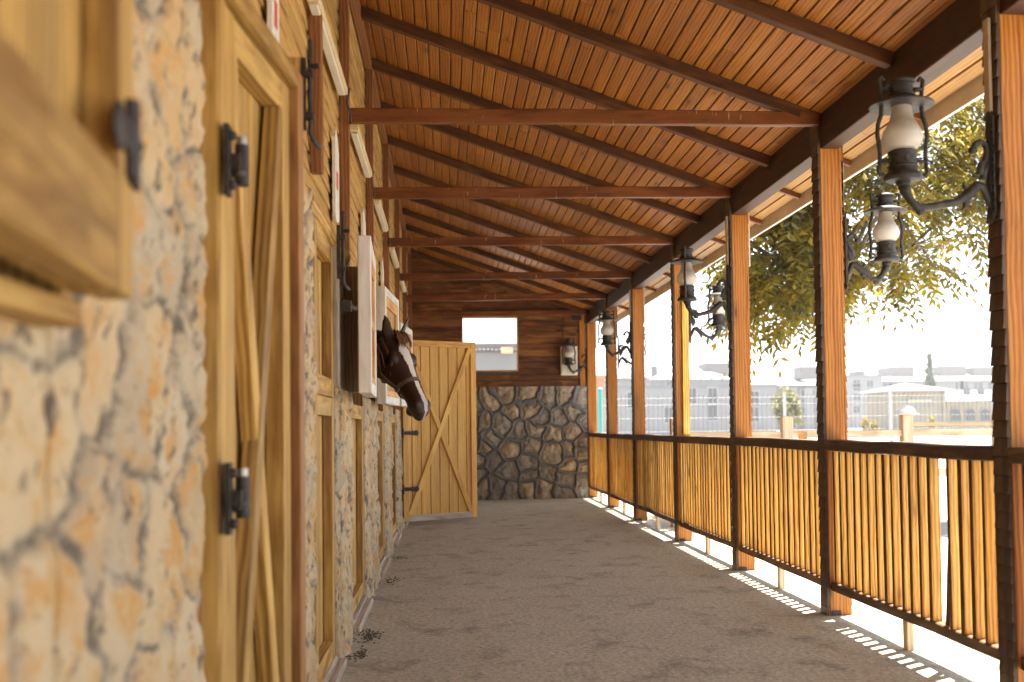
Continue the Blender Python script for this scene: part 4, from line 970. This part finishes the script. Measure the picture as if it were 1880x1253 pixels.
# houses
def bmat(name, c, amt=.06): return plain(name, c, .85, 0, .6, amt)
m_wh = bmat('white_render',(.2,.205,.215)); m_cr = bmat('cream_render',(.25,.225,.175)); m_mv = bmat('mauve_render',(.12,.1,.1)); m_gr = bmat('pale_grey_render',(.165,.175,.19))
m_rf = bmat('pale_roof_sheet',(.3,.3,.31)); m_rp = bmat('faded_pink_roof_tile',(.15,.14,.14)); m_or = bmat('orange_brick',(.36,.2,.12))
m_win = plain('sky_grey_window_glass', (.05,.06,.075), .15, 0); m_wf = plain('white_window_frame', (.3,.3,.31), .5)
def house(name, label, px0, px1, pe, pr, Y, depth, wm, rm, wins=(), hip=.8, over=.4, cat='building', ww=1.2, wh=1.4, wmat=None):
    a = pxy(px0, pe, Y); b_ = pxy(px1, pe, Y); x0, x1, ze = a.x, b_.x, (a.z+b_.z)/2; zr_ = pxy((px0+px1)/2, pr, Y+depth/2).z
    o = wthing(name, label, cat, ((x0+x1)/2, Y, 0)); L = ((x0+x1)/2, Y, 0)
    mb = MB(); mb.box((x0,Y,-.07),(x1,Y+depth,ze)); mb.build('wall', wm, o, L)
    ov = over; mb = MB(); X0, X1, A, B = x0-ov, x1+ov, Y-ov, Y+depth+ov; ym = (A+B)/2; hx = min(hip*(B-A)/2, (X1-X0)/2-.05); zb = ze+.01
    if zr_ > ze+.3:
        mb.add([(X0,A,zb),(X1,A,zb),(X1,B,zb),(X0,B,zb),(X0,A,zb+.15),(X1,A,zb+.15),(X1,B,zb+.15),(X0,B,zb+.15),(X0+hx,ym,zr_),(X1-hx,ym,zr_)],
          [(3,2,1,0),(0,1,5,4),(1,2,6,5),(2,3,7,6),(3,0,4,7),(4,5,9,8),(5,6,9),(6,7,8,9),(7,4,8)])
    else: mb.box((X0,A,zb),(X1,B,zb+.3))
    mb.build('roof', rm, o, L)
    for wx, wy in wins:
        c = pxy(wx, wy, Y); w_, h_ = ww, wh
        fr = MB()
        for q0, q1 in (((-w_/2-.1,-h_/2-.1),(w_/2+.1,-h_/2)),((-w_/2-.1,h_/2),(w_/2+.1,h_/2+.1)),((-w_/2-.1,-h_/2),(-w_/2,h_/2)),((w_/2,-h_/2),(w_/2+.1,h_/2)),((-.03,-h_/2),(.03,h_/2))):
            fr.box((c.x+q0[0],Y-.07,c.z+q0[1]),(c.x+q1[0],Y-.001,c.z+q1[1]))
        f_ = fr.build('window', m_wf, o, L)
        gl = MB(); gl.box((c.x-w_/2,Y-.03,c.z-h_/2),(c.x+w_/2,Y-.002,c.z+h_/2)); g_ = gl.build('pane', wmat or m_win, None, L); g_.parent = f_; g_.location = (0,0,0)
    return o, L
o, L = house('terraced_building', 'low white building with railed flat roof beyond the mesh fence', 1125, 1425, 712, 712, 120, 14, m_wh, m_gr, [(1308,727),(1308,758),(1228,762),(1270,727),(1350,730),(1385,733),(1385,760),(1160,735)], over=.1, wh=1.7, ww=1.0)
mb = MB(); p0_ = pxy(1125,711,120); p1_ = pxy(1425,711,120); nx_ = 15
for k in range(nx_+1):
    x = p0_.x+(p1_.x-p0_.x)*k/nx_; mb.box((x-.06,119.95,p0_.z+.32),(x+.06,120.05,p0_.z+1.05))
mb.box((p0_.x,119.96,p0_.z+1.05),(p1_.x,120.04,p0_.z+1.13)); mb.build('roof_railing', m_wire, o, L)
o, L = house('white_house', 'white house with broad hipped roof rising behind the railed flat roof', 1195, 1345, 698, 668, 170, 20, m_gr, m_rf, [(1230,704)])
c = pxy(1318,674,175); mb = MB(); mb.box((c.x-2.4,174,c.z-2),(c.x+2.4,179,c.z+.6)); mb.build('roof_hut', m_rp, o, L); mb = MB(); c = pxy(1199,676,171); mb.box((c.x,172,c.z-1.8),(c.x+.9,173,c.z+.4)); mb.build('chimney', m_rp, o, L)
o, L = house('pink_roofed_house', 'house with faded pink roof behind two far posts', 1128, 1188, 697, 672, 150, 16, m_wh, m_rp)
o, L = house('striped_apartment_block', 'apartment block with mauve and white stripes behind the round tree', 1385, 1516, 709, 690, 190, 18, m_mv, m_rf, [(1483,722),(1483,738),(1483,754)], over=.6, ww=2.6, wh=1.1)
for a_, b_ in ((1385,1418),(1436,1462),(1475,1491)):
    mb = MB(); q0 = pxy(a_,711,190); q1 = pxy(b_,711,190); mb.box((q0.x,189.55,-.07),(q1.x,189.9,q0.z-.1)); mb.build('white_strip', m_wh, o, L)
mb = MB(); q0 = pxy(1466,674,193); q1 = pxy(1506,690,193); mb.box((q0.x,192,q1.z-.6),(q1.x,196,q0.z)); mb.build('roof_hut', m_rp, o, L)
o, L = house('white_apartment_block', 'tall plain white apartment block right of the second orange post', 1552, 1619, 690, 690, 222, 16, m_wh, m_gr, [(1573,704),(1573,712),(1597,705),(1597,727),(1573,729),(1573,752),(1597,752),(1610,729)], over=.3, wh=1.5, ww=1.5)
mb = MB(); q0 = pxy(1570,682,226); q1 = pxy(1588,690,226); mb.box((q0.x,226,q1.z-.5),(q1.x,230,q0.z)); mb.build('roof_hut', m_rp, o, L)
o, L = house('long_apartment_building', 'long pale building with dormers under the conifer', 1618, 1900, 700, 684, 232, 22, m_gr, m_rf, [(1630,712),(1640,712),(1762,708),(1770,708),(1796,709),(1822,709),(1845,709)], over=.8, wh=1.7, ww=2.2)
for a_, b_, t_ in ((1636,1675,674),(1722,1770,673),(1784,1832,675)):
    q0 = pxy(a_,t_,238); q1 = pxy(b_,692,238); mb = MB(); mb.box((q0.x,237,q1.z-.8),(q1.x,246,q0.z)); mb.build('dormer', m_rp, o, L)
o, L = house('pavilion', 'cream pavilion with hipped roof and a row of square ornaments', 1642, 1736, 719, 704, 128, 9, m_cr, m_rf, [], hip=.95, over=.75)
mb = MB()
for k in range(5):
    c = pxy(1662+k*12.2,724,128); mb.box((c.x-.14,127.93,c.z-.14),(c.x+.14,127.999,c.z+.14))
mb.build('ornament', bmat('brown_tile',(.35,.22,.12)), o, L)
mb = MB(); q0 = pxy(1664,731,128); q1 = pxy(1712,746,128); mb.box((q0.x,127.9,q1.z),(q1.x,127.998,q0.z)); mb.build('panel', m_wh, o, L)
mb = MB(); q0 = pxy(1667,734.5,128); q1 = pxy(1709,739,128); mb.box((q0.x,127.86,q1.z),(q1.x,127.899,q0.z)); mb.build('panel', bmat('tan_panel',(.45,.36,.22)), o, L)
for a_ in (1646,1732):
    mb = MB(); q0 = pxy(a_-3,719.5,128); q1 = pxy(a_+3,790,128); mb.box((q0.x,127.75,-.07),(q1.x,127.99,q0.z)); mb.build('pilaster', m_cr, o, L)
o, L = house('arcaded_house', 'low cream house with arched windows at the right of the pavilion', 1738, 1900, 737, 717, 136, 12, m_cr, m_rf, [], hip=.6, over=.5)
for k in range(6):
    c = pxy(1754+27*k,764,136); mb = MB(); n = 14; pts = [(-.65,-.6),(.65,-.6)]+[(.65*math.cos(q), .25+.65*math.sin(q)) for q in np.linspace(0,math.pi,n)]
    vs = [(c.x+u_,yy,c.z+v_) for yy in (135.9,135.995) for u_, v_ in pts]; m_ = len(pts)
    mb.add(vs, [tuple(range(m_)), tuple(range(2*m_-1,m_-1,-1))]+[(i,(i+1)%m_,m_+(i+1)%m_,m_+i) for i in range(m_)]); mb.build('arched_window', m_win, o, L)
    rg = MB(); rg.tube([(c.x+u_*1.12,135.93,c.z+v_*1.08) for u_, v_ in pts[1:]]+[(c.x+pts[0][0]*1.12,135.93,c.z+pts[0][1]*1.08)], .07, 6); rg.build('arch_trim', m_cr, o, L)
for px, r_ in ((1778,1),(1804,1)):
    mb = MB(); q0 = pxy(px-4,713,139); q1 = pxy(px+4,722,139); mb.box((q0.x,139,q1.z-.8),(q1.x,140,q0.z)); mb.build('chimney', m_rp, o, L)
o, L = house('orange_brick_house', 'orange brick house glimpsed between the two farthest posts', 1060, 1109, 698, 697, 70, 6, m_or, m_or, over=.1)
o, L = house('white_shed', 'white shed with ragged tiled edge seen through the end wall window', 820, 975, 647, 643.5, 40, 6, m_wh, m_rp, over=.15)
mb = MB(); x = L[0]-3.2
while x < L[0]+3.2: 
    q = pxy(880,646.5,40); mb.ball((x,39.85,q.z+.05+random.uniform(-.015,.015)), .075, 8, 5, (1,1.4,.7)); x += .15
mb.build('tile_edge', m_rp, o, L)
q = pxy(930,643,39.5); mb = MB(); mb.box((q.x-.2,39.35,q.z-.12),(q.x+.22,39.7,q.z+.1)); mb.build('vent', m_fence, o, L)

# ------------------------------------------------------------------ litter on the floor
m_dung = plain('dark_damp_dirt', (.12,.098,.075), .95, 0, 40, .5, bump=.6)
V = MB()
for cx, cy, n, sp in ((-.44,6.2,170,.05),(-.46,5.7,90,.035),(-.43,8.4,90,.05),(-.45,9.9,60,.05)):
    for q in range(n):
        r_ = random.uniform(.0015,.006); px_, py_ = random.gauss(cx,sp*.7), random.gauss(cy,sp*1.8); V.ball((px_,py_,r_*.35), r_, 6, 4, (random.uniform(.8,1.6),random.uniform(.8,1.6),.7))
tag(V.build('dirt', m_dung, None, smooth=True), kind='stuff')
m_straw = plain('pale_straw', (.6,.5,.3), .8)
V = MB()
for q in range(260):
    x, y = (random.gauss(-.25,.25), random.uniform(4.3,12)) if q < 160 else (random.uniform(-.4,2.2), random.uniform(4,15))
    if x < -.46: continue
    an = random.uniform(0,6.28); l = random.uniform(.006,.03); V.beam((x,y,.003),(x+l*math.cos(an),y+l*math.sin(an),.005),.0025,.0025)
tag(V.build('straw', m_straw, None), kind='stuff')

# ------------------------------------------------------------------ hazy air
b = MB(); b.add([(x,y,z) for z in (-1.3,14.5) for x,y in ((-90,-20),(190,-20),(190,262),(-90,262))], [(3,2,1,0),(4,5,6,7),(0,1,5,4),(1,2,6,5),(2,3,7,6),(3,0,4,7)])
hm = bpy.data.materials.new('pale_haze'); hm.use_nodes = True; ht = hm.node_tree; ht.nodes.clear()
pv = ht.nodes.new('ShaderNodeVolumePrincipled'); pv.inputs['Color'].default_value = (.92,.95,1,1); pv.inputs['Density'].default_value = .0004; pv.inputs['Anisotropy'].default_value = .2
ho_ = ht.nodes.new('ShaderNodeOutputMaterial'); ht.links.new(pv.outputs[0], ho_.inputs['Volume'])
tag(b.build('haze', hm), kind='stuff')
S.cycles.volume_bounces = 1
